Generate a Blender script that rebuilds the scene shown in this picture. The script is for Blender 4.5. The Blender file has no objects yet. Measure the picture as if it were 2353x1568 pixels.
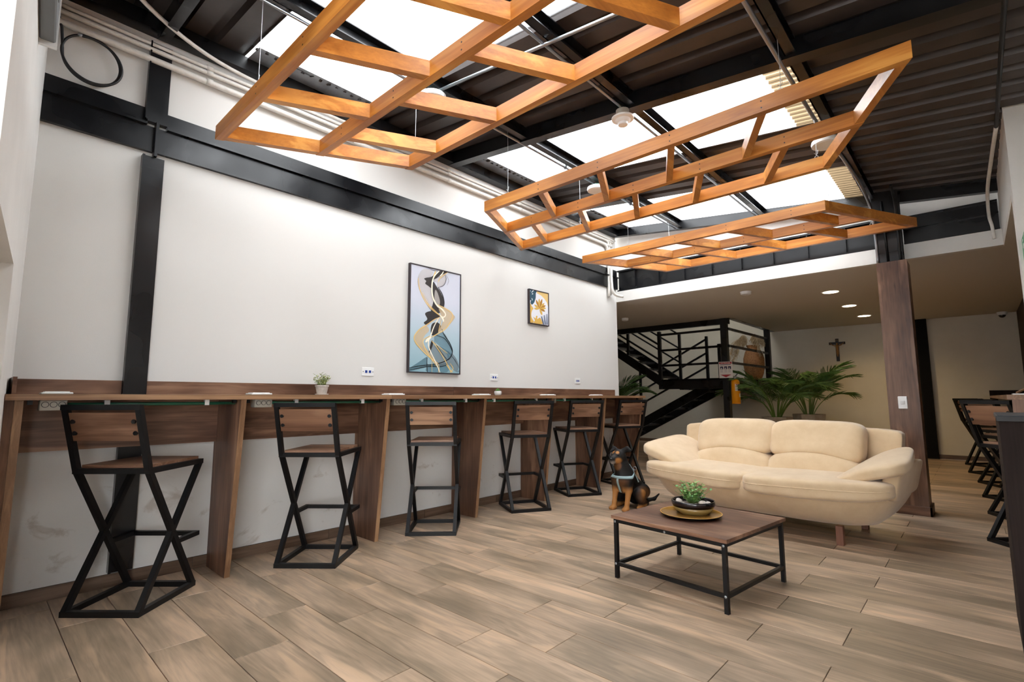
import bpy, math, random
import numpy as np
from mathutils import Vector, Matrix
random.seed(7)
SC = bpy.context.scene
COL = SC.collection
R = math.radians

# ------------------------------------------------------------------ camera
cam_d = bpy.data.cameras.new('camera')
cam_d.sensor_width = 36.0
cam_d.lens = 1155.08 * 36.0 / 2353.0
cam_d.clip_start = 0.02
cam = bpy.data.objects.new('camera', cam_d)
COL.objects.link(cam)
_F = Vector((-0.67296042, 0.73105682, 0.11260636))
_R = Vector((0.73551661, 0.6775008, -0.00282407))
_U = Vector((0.07835545, -0.08092336, 0.99363566))
cam.matrix_world = Matrix(((_R.x, _U.x, -_F.x, 3.86), (_R.y, _U.y, -_F.y, 0.0), (_R.z, _U.z, -_F.z, 1.10), (0, 0, 0, 1)))
SC.camera = cam

# ------------------------------------------------------------------ world: bright overcast sky
world = bpy.data.worlds.new('overcast_sky')
SC.world = world
world.use_nodes = True
bg = world.node_tree.nodes['Background']
bg.inputs[0].default_value = (0.94, 0.97, 1.0, 1)
bg.inputs[1].default_value = 9.0
SC.view_settings.view_transform = 'Standard'
SC.view_settings.look = 'None'
SC.view_settings.exposure = 0.33
SC.view_settings.gamma = 1.0
SC.view_settings.use_curve_mapping = False
cy = SC.cycles
cy.max_bounces = 7
cy.diffuse_bounces = 5
cy.glossy_bounces = 3
cy.transmission_bounces = 4
cy.transparent_max_bounces = 8
cy.caustics_reflective = False
cy.caustics_refractive = False
cy.use_denoising = True
cy.sample_clamp_indirect = 6.0
cy.use_adaptive_sampling = True
cy.adaptive_threshold = 0.02

# ------------------------------------------------------------------ helpers
def lin(h):
    h = h.lstrip('#')
    o = []
    for i in (0, 2, 4):
        c = int(h[i:i + 2], 16) / 255
        o.append(c / 12.92 if c <= 0.04045 else ((c + 0.055) / 1.055) ** 2.4)
    return (*o, 1.0)

class N:
    """tiny node helper"""
    def __init__(s, name):
        s.m = bpy.data.materials.new(name)
        s.m.use_nodes = True
        s.t = s.m.node_tree
        s.b = s.t.nodes['Principled BSDF']
    def n(s, typ, **kw):
        nd = s.t.nodes.new(typ)
        for k, v in kw.items():
            if k.startswith('_'):
                setattr(nd, k[1:], v)
            else:
                nd.inputs[k.replace('__', ' ')].default_value = v
        return nd
    def l(s, a, b):
        s.t.links.new(a, b)

def plain(name, col, rough=0.5, metal=0.0, spec=0.5, bump=0.0, bscale=60.0, emit=None, estr=0.0):
    k = N(name)
    k.b.inputs['Base Color'].default_value = lin(col) if isinstance(col, str) else (*col[:3], 1)
    k.b.inputs['Roughness'].default_value = rough
    k.b.inputs['Metallic'].default_value = metal
    k.b.inputs['Specular IOR Level'].default_value = spec
    if emit:
        k.b.inputs['Emission Color'].default_value = lin(emit)
        k.b.inputs['Emission Strength'].default_value = estr
    if bump:
        tc = k.n('ShaderNodeTexCoord')
        no = k.n('ShaderNodeTexNoise', Scale=bscale, Detail=3.0)
        k.l(tc.outputs['Object'], no.inputs['Vector'])
        bu = k.n('ShaderNodeBump', Strength=bump, Distance=0.004)
        k.l(no.outputs['Fac'], bu.inputs['Height'])
        k.l(bu.outputs['Normal'], k.b.inputs['Normal'])
    return k.m

def mottled(name, c1, c2, scale=8.0, rough=0.5, bump=0.15, bscale=80.0, metal=0.0, lo=0.35, hi=0.65, spec=0.5):
    k = N(name)
    tc = k.n('ShaderNodeTexCoord')
    no = k.n('ShaderNodeTexNoise', Scale=scale, Detail=5.0, Roughness=0.6)
    k.l(tc.outputs['Object'], no.inputs['Vector'])
    rp = k.n('ShaderNodeValToRGB')
    rp.color_ramp.elements[0].position = lo
    rp.color_ramp.elements[1].position = hi
    rp.color_ramp.elements[0].color = lin(c1)
    rp.color_ramp.elements[1].color = lin(c2)
    k.l(no.outputs['Fac'], rp.inputs['Fac'])
    k.l(rp.outputs['Color'], k.b.inputs['Base Color'])
    k.b.inputs['Roughness'].default_value = rough
    k.b.inputs['Metallic'].default_value = metal
    k.b.inputs['Specular IOR Level'].default_value = spec
    if bump:
        n2 = k.n('ShaderNodeTexNoise', Scale=bscale, Detail=3.0)
        k.l(tc.outputs['Object'], n2.inputs['Vector'])
        bu = k.n('ShaderNodeBump', Strength=bump, Distance=0.003)
        k.l(n2.outputs['Fac'], bu.inputs['Height'])
        k.l(bu.outputs['Normal'], k.b.inputs['Normal'])
    return k.m

def wood(name, dark, mid, light, axis=0, along=0.9, across=11.0, rough=0.42, tint=0.12, spec=0.4, rings=0.5, darkpos=0.30, fine=0.35, blotch='#d8d2cf', ringamp=0.07):
    """procedural timber grain running along one object axis, shifted per object"""
    k = N(name)
    tc = k.n('ShaderNodeTexCoord')
    oi = k.n('ShaderNodeObjectInfo')
    mu = k.n('ShaderNodeMath', _operation='MULTIPLY')
    mu.inputs[1].default_value = 53.0
    k.l(oi.outputs['Random'], mu.inputs[0])
    ad = k.n('ShaderNodeVectorMath', _operation='ADD')
    k.l(tc.outputs['Object'], ad.inputs[0])
    k.l(mu.outputs[0], ad.inputs[1])
    sc = [across] * 3
    sc[axis] = along
    mp = k.n('ShaderNodeMapping')
    mp.inputs['Scale'].default_value = sc
    k.l(ad.outputs[0], mp.inputs['Vector'])
    n1 = k.n('ShaderNodeTexNoise', Scale=1.0, Detail=4.0, Roughness=0.55, Distortion=rings)
    k.l(mp.outputs[0], n1.inputs['Vector'])
    # contour the noise into growth rings
    m1 = k.n('ShaderNodeMath', _operation='MULTIPLY')
    m1.inputs[1].default_value = 22.0
    k.l(n1.outputs['Fac'], m1.inputs[0])
    sn = k.n('ShaderNodeMath', _operation='SINE')
    k.l(m1.outputs[0], sn.inputs[0])
    m2 = k.n('ShaderNodeMath', _operation='MULTIPLY_ADD')
    m2.inputs[1].default_value = ringamp
    k.l(sn.outputs[0], m2.inputs[0])
    k.l(n1.outputs['Fac'], m2.inputs[2])
    sc2 = [across * 9] * 3
    sc2[axis] = along * 4
    mp2 = k.n('ShaderNodeMapping')
    mp2.inputs['Scale'].default_value = sc2
    k.l(ad.outputs[0], mp2.inputs['Vector'])
    n2 = k.n('ShaderNodeTexNoise', Scale=1.0, Detail=3.0, Roughness=0.6)
    k.l(mp2.outputs[0], n2.inputs['Vector'])
    m3 = k.n('ShaderNodeMath', _operation='MULTIPLY_ADD')
    m3.inputs[1].default_value = fine
    k.l(n2.outputs['Fac'], m3.inputs[0])
    k.l(m2.outputs[0], m3.inputs[2])
    m4 = k.n('ShaderNodeMath', _operation='SUBTRACT')
    m4.inputs[1].default_value = fine * 0.5
    k.l(m3.outputs[0], m4.inputs[0])
    rp = k.n('ShaderNodeValToRGB')
    e = rp.color_ramp.elements
    e[0].position = darkpos
    e[0].color = lin(dark)
    e[1].position = 0.72
    e[1].color = lin(light)
    em = e.new(0.5)
    em.color = lin(mid)
    k.l(m4.outputs[0], rp.inputs['Fac'])
    # broad darker blotches
    n3 = k.n('ShaderNodeTexNoise', Scale=2.6, Detail=3.0, Roughness=0.5)
    mp3 = k.n('ShaderNodeMapping')
    sc3 = [1.6] * 3
    sc3[axis] = 0.55
    mp3.inputs['Scale'].default_value = sc3
    k.l(ad.outputs[0], mp3.inputs['Vector'])
    k.l(mp3.outputs[0], n3.inputs['Vector'])
    rp3 = k.n('ShaderNodeValToRGB')
    rp3.color_ramp.elements[0].position = 0.38
    rp3.color_ramp.elements[0].color = lin(blotch)
    rp3.color_ramp.elements[1].position = 0.58
    rp3.color_ramp.elements[1].color = (1, 1, 1, 1)
    k.l(n3.outputs['Fac'], rp3.inputs['Fac'])
    mb_ = k.n('ShaderNodeMix', _data_type='RGBA', _blend_type='MULTIPLY')
    mb_.inputs[0].default_value = 1.0
    k.l(rp.outputs['Color'], mb_.inputs[6])
    k.l(rp3.outputs['Color'], mb_.inputs[7])
    hs = k.n('ShaderNodeHueSaturation')
    vm = k.n('ShaderNodeMapRange')
    vm.inputs['To Min'].default_value = 1 - tint
    vm.inputs['To Max'].default_value = 1 + tint
    k.l(oi.outputs['Random'], vm.inputs['Value'])
    k.l(vm.outputs[0], hs.inputs['Value'])
    k.l(mb_.outputs[2], hs.inputs['Color'])
    k.l(hs.outputs['Color'], k.b.inputs['Base Color'])
    k.b.inputs['Roughness'].default_value = rough
    k.b.inputs['Specular IOR Level'].default_value = spec
    bu = k.n('ShaderNodeBump', Strength=0.08, Distance=0.002)
    k.l(n2.outputs['Fac'], bu.inputs['Height'])
    k.l(bu.outputs['Normal'], k.b.inputs['Normal'])
    return k.m

class MB:
    """collects shapes; build() links them as ONE mesh object"""
    def __init__(s):
        s.v = []
        s.f = []
        s.smooth = False
    def poly(s, pts, faces):
        o = len(s.v)
        s.v += [tuple(p) for p in pts]
        s.f += [tuple(i + o for i in f) for f in faces]
        return s
    def box(s, x0, x1, y0, y1, z0, z1):
        p = [(x, y, z) for z in (z0, z1) for y in (y0, y1) for x in (x0, x1)]
        return s.poly(p, [(0, 2, 3, 1), (4, 5, 7, 6), (0, 1, 5, 4), (2, 6, 7, 3), (0, 4, 6, 2), (1, 3, 7, 5)])
    def cbox(s, x0, x1, y0, y1, z0, z1, b=0.004):
        """box with chamfered edges"""
        xs, ys, zs = (x0, x1), (y0, y1), (z0, z1)
        pts, idx = [], {}
        for i in (0, 1):
            for j in (0, 1):
                for k in (0, 1):
                    sx, sy, sz = (b, -b)[i], (b, -b)[j], (b, -b)[k]
                    idx[i, j, k, 'x'] = len(pts); pts.append((xs[i], ys[j] + sy, zs[k] + sz))
                    idx[i, j, k, 'y'] = len(pts); pts.append((xs[i] + sx, ys[j], zs[k] + sz))
                    idx[i, j, k, 'z'] = len(pts); pts.append((xs[i] + sx, ys[j] + sy, zs[k]))
        fs = []
        for i in (0, 1):
            a = [idx[i, j, k, 'x'] for j, k in ((0, 0), (1, 0), (1, 1), (0, 1))]
            fs.append(a if i else a[::-1])
            a = [idx[j, i, k, 'y'] for j, k in ((0, 0), (0, 1), (1, 1), (1, 0))]
            fs.append(a if i else a[::-1])
            a = [idx[j, k, i, 'z'] for j, k in ((0, 0), (1, 0), (1, 1), (0, 1))]
            fs.append(a if i else a[::-1])
        for i in (0, 1):
            for j in (0, 1):
                a = [idx[i, j, 0, 'x'], idx[i, j, 1, 'x'], idx[i, j, 1, 'y'], idx[i, j, 0, 'y']]
                fs.append(a if (i + j) % 2 else a[::-1])
                a = [idx[i, 0, j, 'x'], idx[i, 1, j, 'x'], idx[i, 1, j, 'z'], idx[i, 0, j, 'z']]
                fs.append(a[::-1] if (i + j) % 2 else a)
                a = [idx[0, i, j, 'y'], idx[1, i, j, 'y'], idx[1, i, j, 'z'], idx[0, i, j, 'z']]
                fs.append(a if (i + j) % 2 else a[::-1])
        for i in (0, 1):
            for j in (0, 1):
                for k in (0, 1):
                    a = [idx[i, j, k, c] for c in 'xyz']
                    fs.append(a if (i + j + k) % 2 else a[::-1])
        return s.poly(pts, fs)
    def bar(s, p, q, w, h, up=(0, 0, 1)):
        """rectangular bar from p to q; w sideways, h along up"""
        p, q = Vector(p), Vector(q)
        d = (q - p).normalized()
        u = Vector(up)
        sd = d.cross(u)
        if sd.length < 1e-5:
            sd = d.cross(Vector((1, 0, 0)))
        sd.normalize()
        u = sd.cross(d).normalized()
        pts = [c + sd * a * w / 2 + u * b * h / 2 for c in (p, q) for a, b in ((-1, -1), (1, -1), (1, 1), (-1, 1))]
        return s.poly(pts, [(3, 2, 1, 0), (4, 5, 6, 7), (0, 1, 5, 4), (1, 2, 6, 5), (2, 3, 7, 6), (3, 0, 4, 7)])
    def tube(s, pts, r, n=8, cap=True):
        pts = [Vector(p) for p in pts]
        rs = r if isinstance(r, (list, tuple)) else [r] * len(pts)
        o = len(s.v)
        prev = None
        for i, p in enumerate(pts):
            d = (pts[min(i + 1, len(pts) - 1)] - pts[max(i - 1, 0)]).normalized()
            if prev is None:
                a = d.orthogonal().normalized()
            else:
                a = (prev - d * prev.dot(d)).normalized()
            prev = a
            b = d.cross(a)
            for k in range(n):
                t = 2 * math.pi * k / n
                s.v.append(tuple(p + (a * math.cos(t) + b * math.sin(t)) * rs[i]))
        for i in range(len(pts) - 1):
            for k in range(n):
                k2 = (k + 1) % n
                s.f.append((o + i * n + k, o + i * n + k2, o + (i + 1) * n + k2, o + (i + 1) * n + k))
        if cap:
            s.f.append(tuple(o + k for k in reversed(range(n))))
            s.f.append(tuple(o + (len(pts) - 1) * n + k for k in range(n)))
        return s
    def lathe(s, prof, n=24, c=(0, 0, 0), close=False, sx=1.0, sy=1.0):
        """profile [(r, z)...] from bottom to top turned about a vertical axis"""
        o = len(s.v)
        for r, z in prof:
            for k in range(n):
                t = 2 * math.pi * k / n
                s.v.append((c[0] + r * math.cos(t) * sx, c[1] + r * math.sin(t) * sy, c[2] + z))
        for i in range(len(prof) - 1):
            for k in range(n):
                k2 = (k + 1) % n
                s.f.append((o + i * n + k, o + i * n + k2, o + (i + 1) * n + k2, o + (i + 1) * n + k))
        s.f.append(tuple(o + k for k in reversed(range(n))))
        s.f.append(tuple(o + (len(prof) - 1) * n + k for k in range(n)))
        return s
    def prism(s, outline, axis, a0, a1):
        """2-D outline extruded along axis (outline gives the two other coordinates in xyz order)"""
        n = len(outline)
        def mk(p, a):
            c = list(p)
            c.insert(axis, a)
            return tuple(c)
        pts = [mk(p, a0) for p in outline] + [mk(p, a1) for p in outline]
        fs = [tuple(range(n))[::-1], tuple(range(n, 2 * n))]
        fs += [(i, (i + 1) % n, n + (i + 1) % n, n + i) for i in range(n)]
        return s.poly(pts, fs)
    def sphere(s, c, r, n=12, m=8, sc=(1, 1, 1)):
        prof = [(math.sin(math.pi * (i + .02) / (m + .04)) * r, -math.cos(math.pi * (i + .02) / (m + .04)) * r) for i in range(m + 1)]
        o = len(s.v)
        s.lathe(prof, n)
        for i in range(o, len(s.v)):
            v = s.v[i]
            s.v[i] = (c[0] + v[0] * sc[0], c[1] + v[1] * sc[1], c[2] + v[2] * sc[2])
        return s
    def xf(s, fn):
        s.v = [tuple(fn(*p)) for p in s.v]
        return s
    def mesh(s, name, smooth=None):
        me = bpy.data.meshes.new(name)
        me.from_pydata(s.v, [], s.f)
        me.update()
        import bmesh
        bm = bmesh.new()
        bm.from_mesh(me)
        bmesh.ops.recalc_face_normals(bm, faces=bm.faces)
        bm.to_mesh(me)
        bm.free()
        if smooth if smooth is not None else s.smooth:
            me.polygons.foreach_set('use_smooth', [True] * len(me.polygons))
        return me
    def build(s, name, mat, parent=None, smooth=None, angle=None):
        me = s.mesh(name, smooth if angle is None else True)
        if angle is not None:
            me.set_sharp_from_angle(angle=R(angle))
        return obj(name, me, mat, parent)

def obj(name, me, mat, parent=None, loc=(0, 0, 0)):
    o = bpy.data.objects.new(name, me)
    COL.objects.link(o)
    if mat is not None and not me.materials:
        me.materials.append(mat)
    o.location = loc
    o.parent = parent
    return o

def tag(o, label=None, cat=None, group=None, kind=None):
    if label:
        o['label'] = label
    if cat:
        o['category'] = cat
    if group:
        o['group'] = group
    if kind:
        o['kind'] = kind
    return o

def thing(name, label, cat, loc=(0, 0, 0), rz=0.0, group=None):
    o = bpy.data.objects.new(name, None)
    o.empty_display_size = 0.1
    COL.objects.link(o)
    o.location = loc
    o.rotation_euler = (0, 0, rz)
    return tag(o, label, cat, group)

def struct(name, mb, mat, label=None, parent=None):
    o = mb.build(name, mat, parent)
    return tag(o, label, None, None, 'structure')

def copy_tree(o, parent=None):
    c = o.copy()
    COL.objects.link(c)
    c.parent = parent
    for ch in list(o.children):
        copy_tree(ch, c)
    return c

def smooth_path(pts, n=6):
    """Catmull-Rom through the points"""
    P = [Vector(p) for p in pts]
    P = [P[0] * 2 - P[1]] + P + [P[-1] * 2 - P[-2]]
    out = []
    for i in range(1, len(P) - 2):
        for k in range(n):
            t = k / n
            a, b, c, d = P[i - 1], P[i], P[i + 1], P[i + 2]
            out.append(0.5 * ((2 * b) + (c - a) * t + (2 * a - 5 * b + 4 * c - d) * t * t + (3 * b - a - 3 * c + d) * t ** 3))
    out.append(P[-2])
    return out

def surface_nets(f, lo, hi, h):
    """continuous mesh of the zero surface of a distance field"""
    lo, hi = np.array(lo, float), np.array(hi, float)
    n = np.ceil((hi - lo) / h).astype(int) + 1
    ax = [lo[i] + h * np.arange(n[i]) for i in range(3)]
    X, Y, Z = np.meshgrid(*ax, indexing='ij')
    V = f(X, Y, Z)
    cn = n - 1
    acc = np.zeros((*cn, 3))
    cnt = np.zeros(cn)
    corners = [(i, j, k) for i in (0, 1) for j in (0, 1) for k in (0, 1)]
    def sh(o):
        return V[o[0]:o[0] + cn[0], o[1]:o[1] + cn[1], o[2]:o[2] + cn[2]]
    for a in corners:
        for d in range(3):
            if a[d]:
                continue
            b = list(a)
            b[d] = 1
            va, vb = sh(a), sh(b)
            cr = (va < 0) != (vb < 0)
            t = np.where(cr, va / np.where(cr, va - vb, 1), 0)
            for c in range(3):
                acc[..., c] += np.where(cr, a[c] + (t if c == d else 0), 0)
            cnt += cr
    m = cnt > 0
    idx = -np.ones(cn, int)
    idx[m] = np.arange(m.sum())
    I = np.argwhere(m)
    verts = lo + h * (I + acc[m] / cnt[m][:, None])
    faces = []
    for d in range(3):
        s0 = [slice(1, -1)] * 3
        s1 = [slice(1, -1)] * 3
        s0[d] = slice(0, -1)
        s1[d] = slice(1, None)
        a, b = V[tuple(s0)] < 0, V[tuple(s1)] < 0
        e1, e2 = [(1, 2), (2, 0), (0, 1)][d]
        for flip, mk in ((False, a & ~b), (True, ~a & b)):
            E = np.argwhere(mk)
            off = np.ones(3, int)
            off[d] = 0
            E = E + off
            q = []
            for o1, o2 in ((-1, -1), (0, -1), (0, 0), (-1, 0)):
                c = E.copy()
                c[:, e1] += o1
                c[:, e2] += o2
                q.append(idx[c[:, 0], c[:, 1], c[:, 2]])
            q = np.stack(q, 1)
            faces.append(q[:, ::-1] if flip else q)
    return verts, np.concatenate(faces)

# ------------------------------------------------------------------ materials
M = {}
M['wall'] = mottled('white_wall_paint', '#d9d7d3', '#dfddd9', 3.0, 0.75, 0.12, 220.0, spec=0.25)
_k = N('white_wall_paint_scuffed')
_tc = _k.n('ShaderNodeTexCoord')
_sp = _k.n('ShaderNodeSeparateXYZ')
_k.l(_tc.outputs['Object'], _sp.inputs[0])
_no = _k.n('ShaderNodeTexNoise', Scale=3.2, Detail=6.0, Roughness=0.65, Distortion=1.2)
_k.l(_tc.outputs['Object'], _no.inputs['Vector'])
_rp = _k.n('ShaderNodeValToRGB')
_rp.color_ramp.elements[0].position = 0.60
_rp.color_ramp.elements[0].color = (0, 0, 0, 1)
_rp.color_ramp.elements[1].position = 0.70
_rp.color_ramp.elements[1].color = (1, 1, 1, 1)
_k.l(_no.outputs['Fac'], _rp.inputs['Fac'])
_mr = _k.n('ShaderNodeMapRange')
_mr.inputs['From Min'].default_value = 0.75
_mr.inputs['From Max'].default_value = 0.55
_k.l(_sp.outputs['Z'], _mr.inputs['Value'])
_mm = _k.n('ShaderNodeMath', _operation='MULTIPLY')
_k.l(_rp.outputs['Color'], _mm.inputs[0])
_k.l(_mr.outputs[0], _mm.inputs[1])
_mx = _k.n('ShaderNodeMix', _data_type='RGBA')
_mx.inputs[6].default_value = lin('#d3d1cd')
_mx.inputs[7].default_value = lin('#b9b2aa')
_k.l(_mm.outputs[0], _mx.inputs[0])
_k.l(_mx.outputs[2], _k.b.inputs['Base Color'])
_k.b.inputs['Roughness'].default_value = 0.75
_k.b.inputs['Specular IOR Level'].default_value = 0.25
_n2 = _k.n('ShaderNodeTexNoise', Scale=220.0, Detail=3.0)
_k.l(_tc.outputs['Object'], _n2.inputs['Vector'])
_bu = _k.n('ShaderNodeBump', Strength=0.12, Distance=0.003)
_k.l(_n2.outputs['Fac'], _bu.inputs['Height'])
_k.l(_bu.outputs['Normal'], _k.b.inputs['Normal'])
M['wallscuff'] = _k.m
M['wallback'] = mottled('warm_tinted_wall_paint', '#d3ccbd', '#d8d1c2', 3.0, 0.75, 0.12, 200.0, spec=0.25)  # same off-white paint, with the warm lamplight tint put into the colour
M['soffit'] = plain('matt_ceiling_paint', '#d2cdc4', 0.85, spec=0.2, bump=0.08, bscale=180)
M['taupe'] = plain('dark_taupe', '#4a4039', 0.8, spec=0.2)  # even dark colour of the right rear wall and sealing strips
M['black'] = mottled('black_steel_enamel', '#0b0c0e', '#15171b', 9.0, 0.32, 0.12, 40.0, spec=0.4)
_k = N('black_steel_enamel_cloudy')
_tc = _k.n('ShaderNodeTexCoord')
_no = _k.n('ShaderNodeTexNoise', Scale=3.0, Detail=2.0, Roughness=0.5)
_k.l(_tc.outputs['Object'], _no.inputs['Vector'])
_mr = _k.n('ShaderNodeMapRange')
_mr.inputs['From Min'].default_value = 0.3
_mr.inputs['From Max'].default_value = 0.7
_mr.inputs['To Min'].default_value = 0.20
_mr.inputs['To Max'].default_value = 0.42
_k.l(_no.outputs['Fac'], _mr.inputs['Value'])
_k.l(_mr.outputs[0], _k.b.inputs['Roughness'])
_k.b.inputs['Base Color'].default_value = lin('#0c0d10')
_k.b.inputs['Specular IOR Level'].default_value = 0.45
_n2 = _k.n('ShaderNodeTexNoise', Scale=14.0, Detail=4.0)
_k.l(_tc.outputs['Object'], _n2.inputs['Vector'])
_bu = _k.n('ShaderNodeBump', Strength=0.12, Distance=0.004)
_k.l(_n2.outputs['Fac'], _bu.inputs['Height'])
_k.l(_bu.outputs['Normal'], _k.b.inputs['Normal'])
M['black'] = _k.m
M['stoolblack'] = plain('satin_black_steel', '#0d0e10', 0.45, spec=0.32, bump=0.05, bscale=120)
M['sheet'] = mottled('dark_brown_roof_sheet', '#332c29', '#3d3532', 5.0, 0.42, 0.1, 30.0, spec=0.45)
M['flash'] = mottled('grey_zinc_flashing', '#7d8288', '#9a9fa5', 6.0, 0.4, 0.1, 20.0, metal=0.5)
M['conduit'] = plain('galvanised_conduit', '#9aa0a6', 0.28, metal=0.85)
M['pipe'] = mottled('white_painted_pipe', '#cfcbc4', '#dad7d1', 30.0, 0.5, 0.1, 60.0)
M['whiteplastic'] = plain('white_plastic', '#e6e6e4', 0.35)
M['greyplastic'] = plain('grey_plastic_box', '#6e7173', 0.45)
M['beigeplastic'] = plain('beige_plastic', '#a59f93', 0.45)
M['green'] = plain('green_conduit', '#1f5a44', 0.4)
M['cable'] = plain('black_cable', '#15161a', 0.45)
M['wire'] = plain('steel_wire', '#b9bbbd', 0.35, metal=0.6)
M['walnutY'] = wood('walnut_laminate_y', '#543a2d', '#7f5d48', '#98755d', 1, 0.8, 7.5, rings=1.1, blotch='#b5a9a6')
M['walnutX'] = wood('walnut_laminate_x', '#543a2d', '#7f5d48', '#98755d', 0, 0.8, 7.5, rings=1.1, blotch='#b5a9a6')
M['walnutZ'] = wood('walnut_laminate_z', '#543a2d', '#7f5d48', '#98755d', 2, 0.8, 7.5, rings=1.1, blotch='#b5a9a6')
M['stoolwood'] = wood('stool_walnut', '#65472f', '#92705a', '#ab876c', 0, 0.8, 9.0, rings=1.1, blotch='#c4b8b2')
M['edgeY'] = wood('walnut_edge_band', '#7a5b40', '#8f6d50', '#9f7c5c', 1, 0.8, 40.0)
M['edgeZ'] = wood('walnut_edge_band_z', '#7a5b40', '#8f6d50', '#9f7c5c', 2, 0.8, 40.0)
M['espresso'] = wood('espresso_laminate', '#1c1614', '#2a211f', '#332926', 2, 0.8, 12.0, rough=0.7, spec=0.12)
M['pine'] = wood('honey_pine', '#985720', '#c37d35', '#d59447', 0, 0.7, 9.0, rough=0.38, tint=0.10, rings=0.8, darkpos=0.2)
M['pineY'] = wood('honey_pine_cross', '#985720', '#c37d35', '#d59447', 1, 0.7, 9.0, rough=0.38, tint=0.10, rings=0.8, darkpos=0.2)
M['plank'] = wood('wood_look_tile', '#998570', '#b79d84', '#c8aa8d', 0, 1.0, 7.5, rough=0.38, tint=0.09, rings=1.2, spec=0.4, darkpos=0.30, fine=0.42, blotch='#c9cbc9', ringamp=0.10)
M['skirt'] = wood('wood_look_skirting', '#554438', '#6f5a4a', '#7f6857', 1, 1.1, 16.0, rough=0.4)
M['skirtX'] = wood('wood_look_skirting_x', '#554438', '#6f5a4a', '#7f6857', 0, 1.1, 16.0, rough=0.4)
M['grout'] = plain('grout', '#9a8976', 0.9)
M['matblack'] = plain('matt_black_paint', '#08080a', 0.7, spec=0.15)
M['sofa'] = mottled('cream_suede', '#c8ae8c', '#d2ba99', 7.0, 0.9, 0.25, 320.0, spec=0.2)
M['sofa'].node_tree.nodes['Principled BSDF'].inputs['Sheen Weight'].default_value = 0.35
M['sofaleg'] = wood('red_brown_leg', '#6a4536', '#855b49', '#966d5a', 2)

def translucent(name, col, trans=0.5, dirt=0.0):
    k = N(name)
    out = k.t.nodes['Material Output']
    tr = k.n('ShaderNodeBsdfTransparent')
    tr.inputs[0].default_value = (1, 1, 1, 1)
    tl = k.n('ShaderNodeBsdfTranslucent')
    tl.inputs[0].default_value = lin(col)
    mx = k.n('ShaderNodeMixShader')
    mx.inputs[0].default_value = 1 - trans
    if dirt:
        tc = k.n('ShaderNodeTexCoord')
        mp = k.n('ShaderNodeMapping')
        mp.inputs['Scale'].default_value = (1.2, 9, 9)
        no = k.n('ShaderNodeTexNoise', Scale=1.5, Detail=5.0)
        k.l(tc.outputs['Object'], mp.inputs[0])
        k.l(mp.outputs[0], no.inputs['Vector'])
        rp = k.n('ShaderNodeValToRGB')
        rp.color_ramp.elements[0].position = 0.28
        rp.color_ramp.elements[0].color = (0.75, 0.7, 0.62, 1)
        rp.color_ramp.elements[1].position = 0.42
        rp.color_ramp.elements[1].color = (1, 1, 1, 1)
        k.l(no.outputs['Fac'], rp.inputs[0])
        k.l(rp.outputs[0], tr.inputs[0])
    k.l(tr.outputs[0], mx.inputs[1])
    k.l(tl.outputs[0], mx.inputs[2])
    k.l(mx.outputs[0], out.inputs['Surface'])
    return k.m
M['skylight'] = translucent('clear_roof_sheet', '#f4f6f8', 0.55, 1.0)
M['skyedge'] = translucent('yellowed_roof_sheet', '#7a6850', 0.0)

# ================================================================== STRUCTURE
YB, ZC = 11.9, 2.52          # back wall, height of the low ceiling
def RP(x):                   # underside of the purlins: the roof falls to the right
    return 3.52 - 0.115 * x

# ---- floor: wood-look planks laid across the room
fl = MB()
fl.box(-4.5, 5.6, -5, 12.0, -0.12, -0.009)
floor = struct('floor', fl, M['grout'])
PW, PL, GAP = 0.234, 0.94, 0.003
_plank_cache = {}
def plank_mesh(ln):
    key = round(ln, 2)
    if key not in _plank_cache:
        mb = MB()
        mb.cbox(-ln / 2, ln / 2, -(PW - GAP) / 2, (PW - GAP) / 2, -0.009, 0.0, 0.0012)
        _plank_cache[key] = mb.mesh('plank')
    return _plank_cache[key]
rest = MB()
nplank = 0
for k in range(-24, 49):
    y0 = 0.636 + PW * k
    y1 = y0 + PW
    if y0 < -4.9 or y1 > 11.95:
        continue
    xs = (0.18 if k % 2 == 0 else 0.51) - PL * 6
    xmin, xmax = (0.0, 5.4 if y0 < 4.75 else 4.5) if y0 < 6.35 else (-4.4, 4.5)
    while xs < xmax:
        a, b = max(xs, xmin), min(xs + PL, xmax)
        xs += PL
        if b - a < 0.03:
            continue
        yc = (y0 + y1) / 2
        if 0.0 < yc < 6.6 and a < 4.4 and nplank < 290:
            o = obj('plank', plank_mesh(b - a - GAP), M['plank'], floor, ((a + b) / 2, yc, 0))
            nplank += 1
        else:
            rest.box(a + GAP / 2, b - GAP / 2, y0 + GAP / 2, y1 - GAP / 2, -0.009, 0.0)
far = rest.build('far_planks', M['plank'], floor)
tag(far, None, None, None, 'stuff')

# ---- walls
w = MB()
w.box(-0.15, 0.0, 0.0, 6.5, 0.0, 3.9)
struct('wall_left', w, M['wallscuff'])
w = MB()
w.box(-4.6, 4.6, YB, YB + 0.15, 0.0, 5.6)
struct('wall_back', w, M['wallback'])
w = MB()
w.box(4.15, 5.4, 4.87, 5.0, 0, 3.6)
w.box(5.4, 5.6, -0.5, 5.0, 0, 3.6)
w.box(5.4, 5.6, -5, -0.5, 2.4, 3.6)
w.box(5.4, 5.6, -5, -4.6, 0, 2.4)
for yy in (-3.35, -2.05):
    w.box(5.45, 5.55, yy, yy + 0.1, 0, 2.4)
w.box(4.15, 4.45, 5.0, 6.58, 2.552, 3.6)
struct('wall_right', w, M['wall'])
w = MB()
w.box(4.45, 4.6, 5.0, YB, 0, 2.6)
struct('wall_right_rear', w, M['taupe'])
w = MB()
w.box(-4.6, -0.15, 6.35, 6.5, 0, 2.6)
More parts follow.
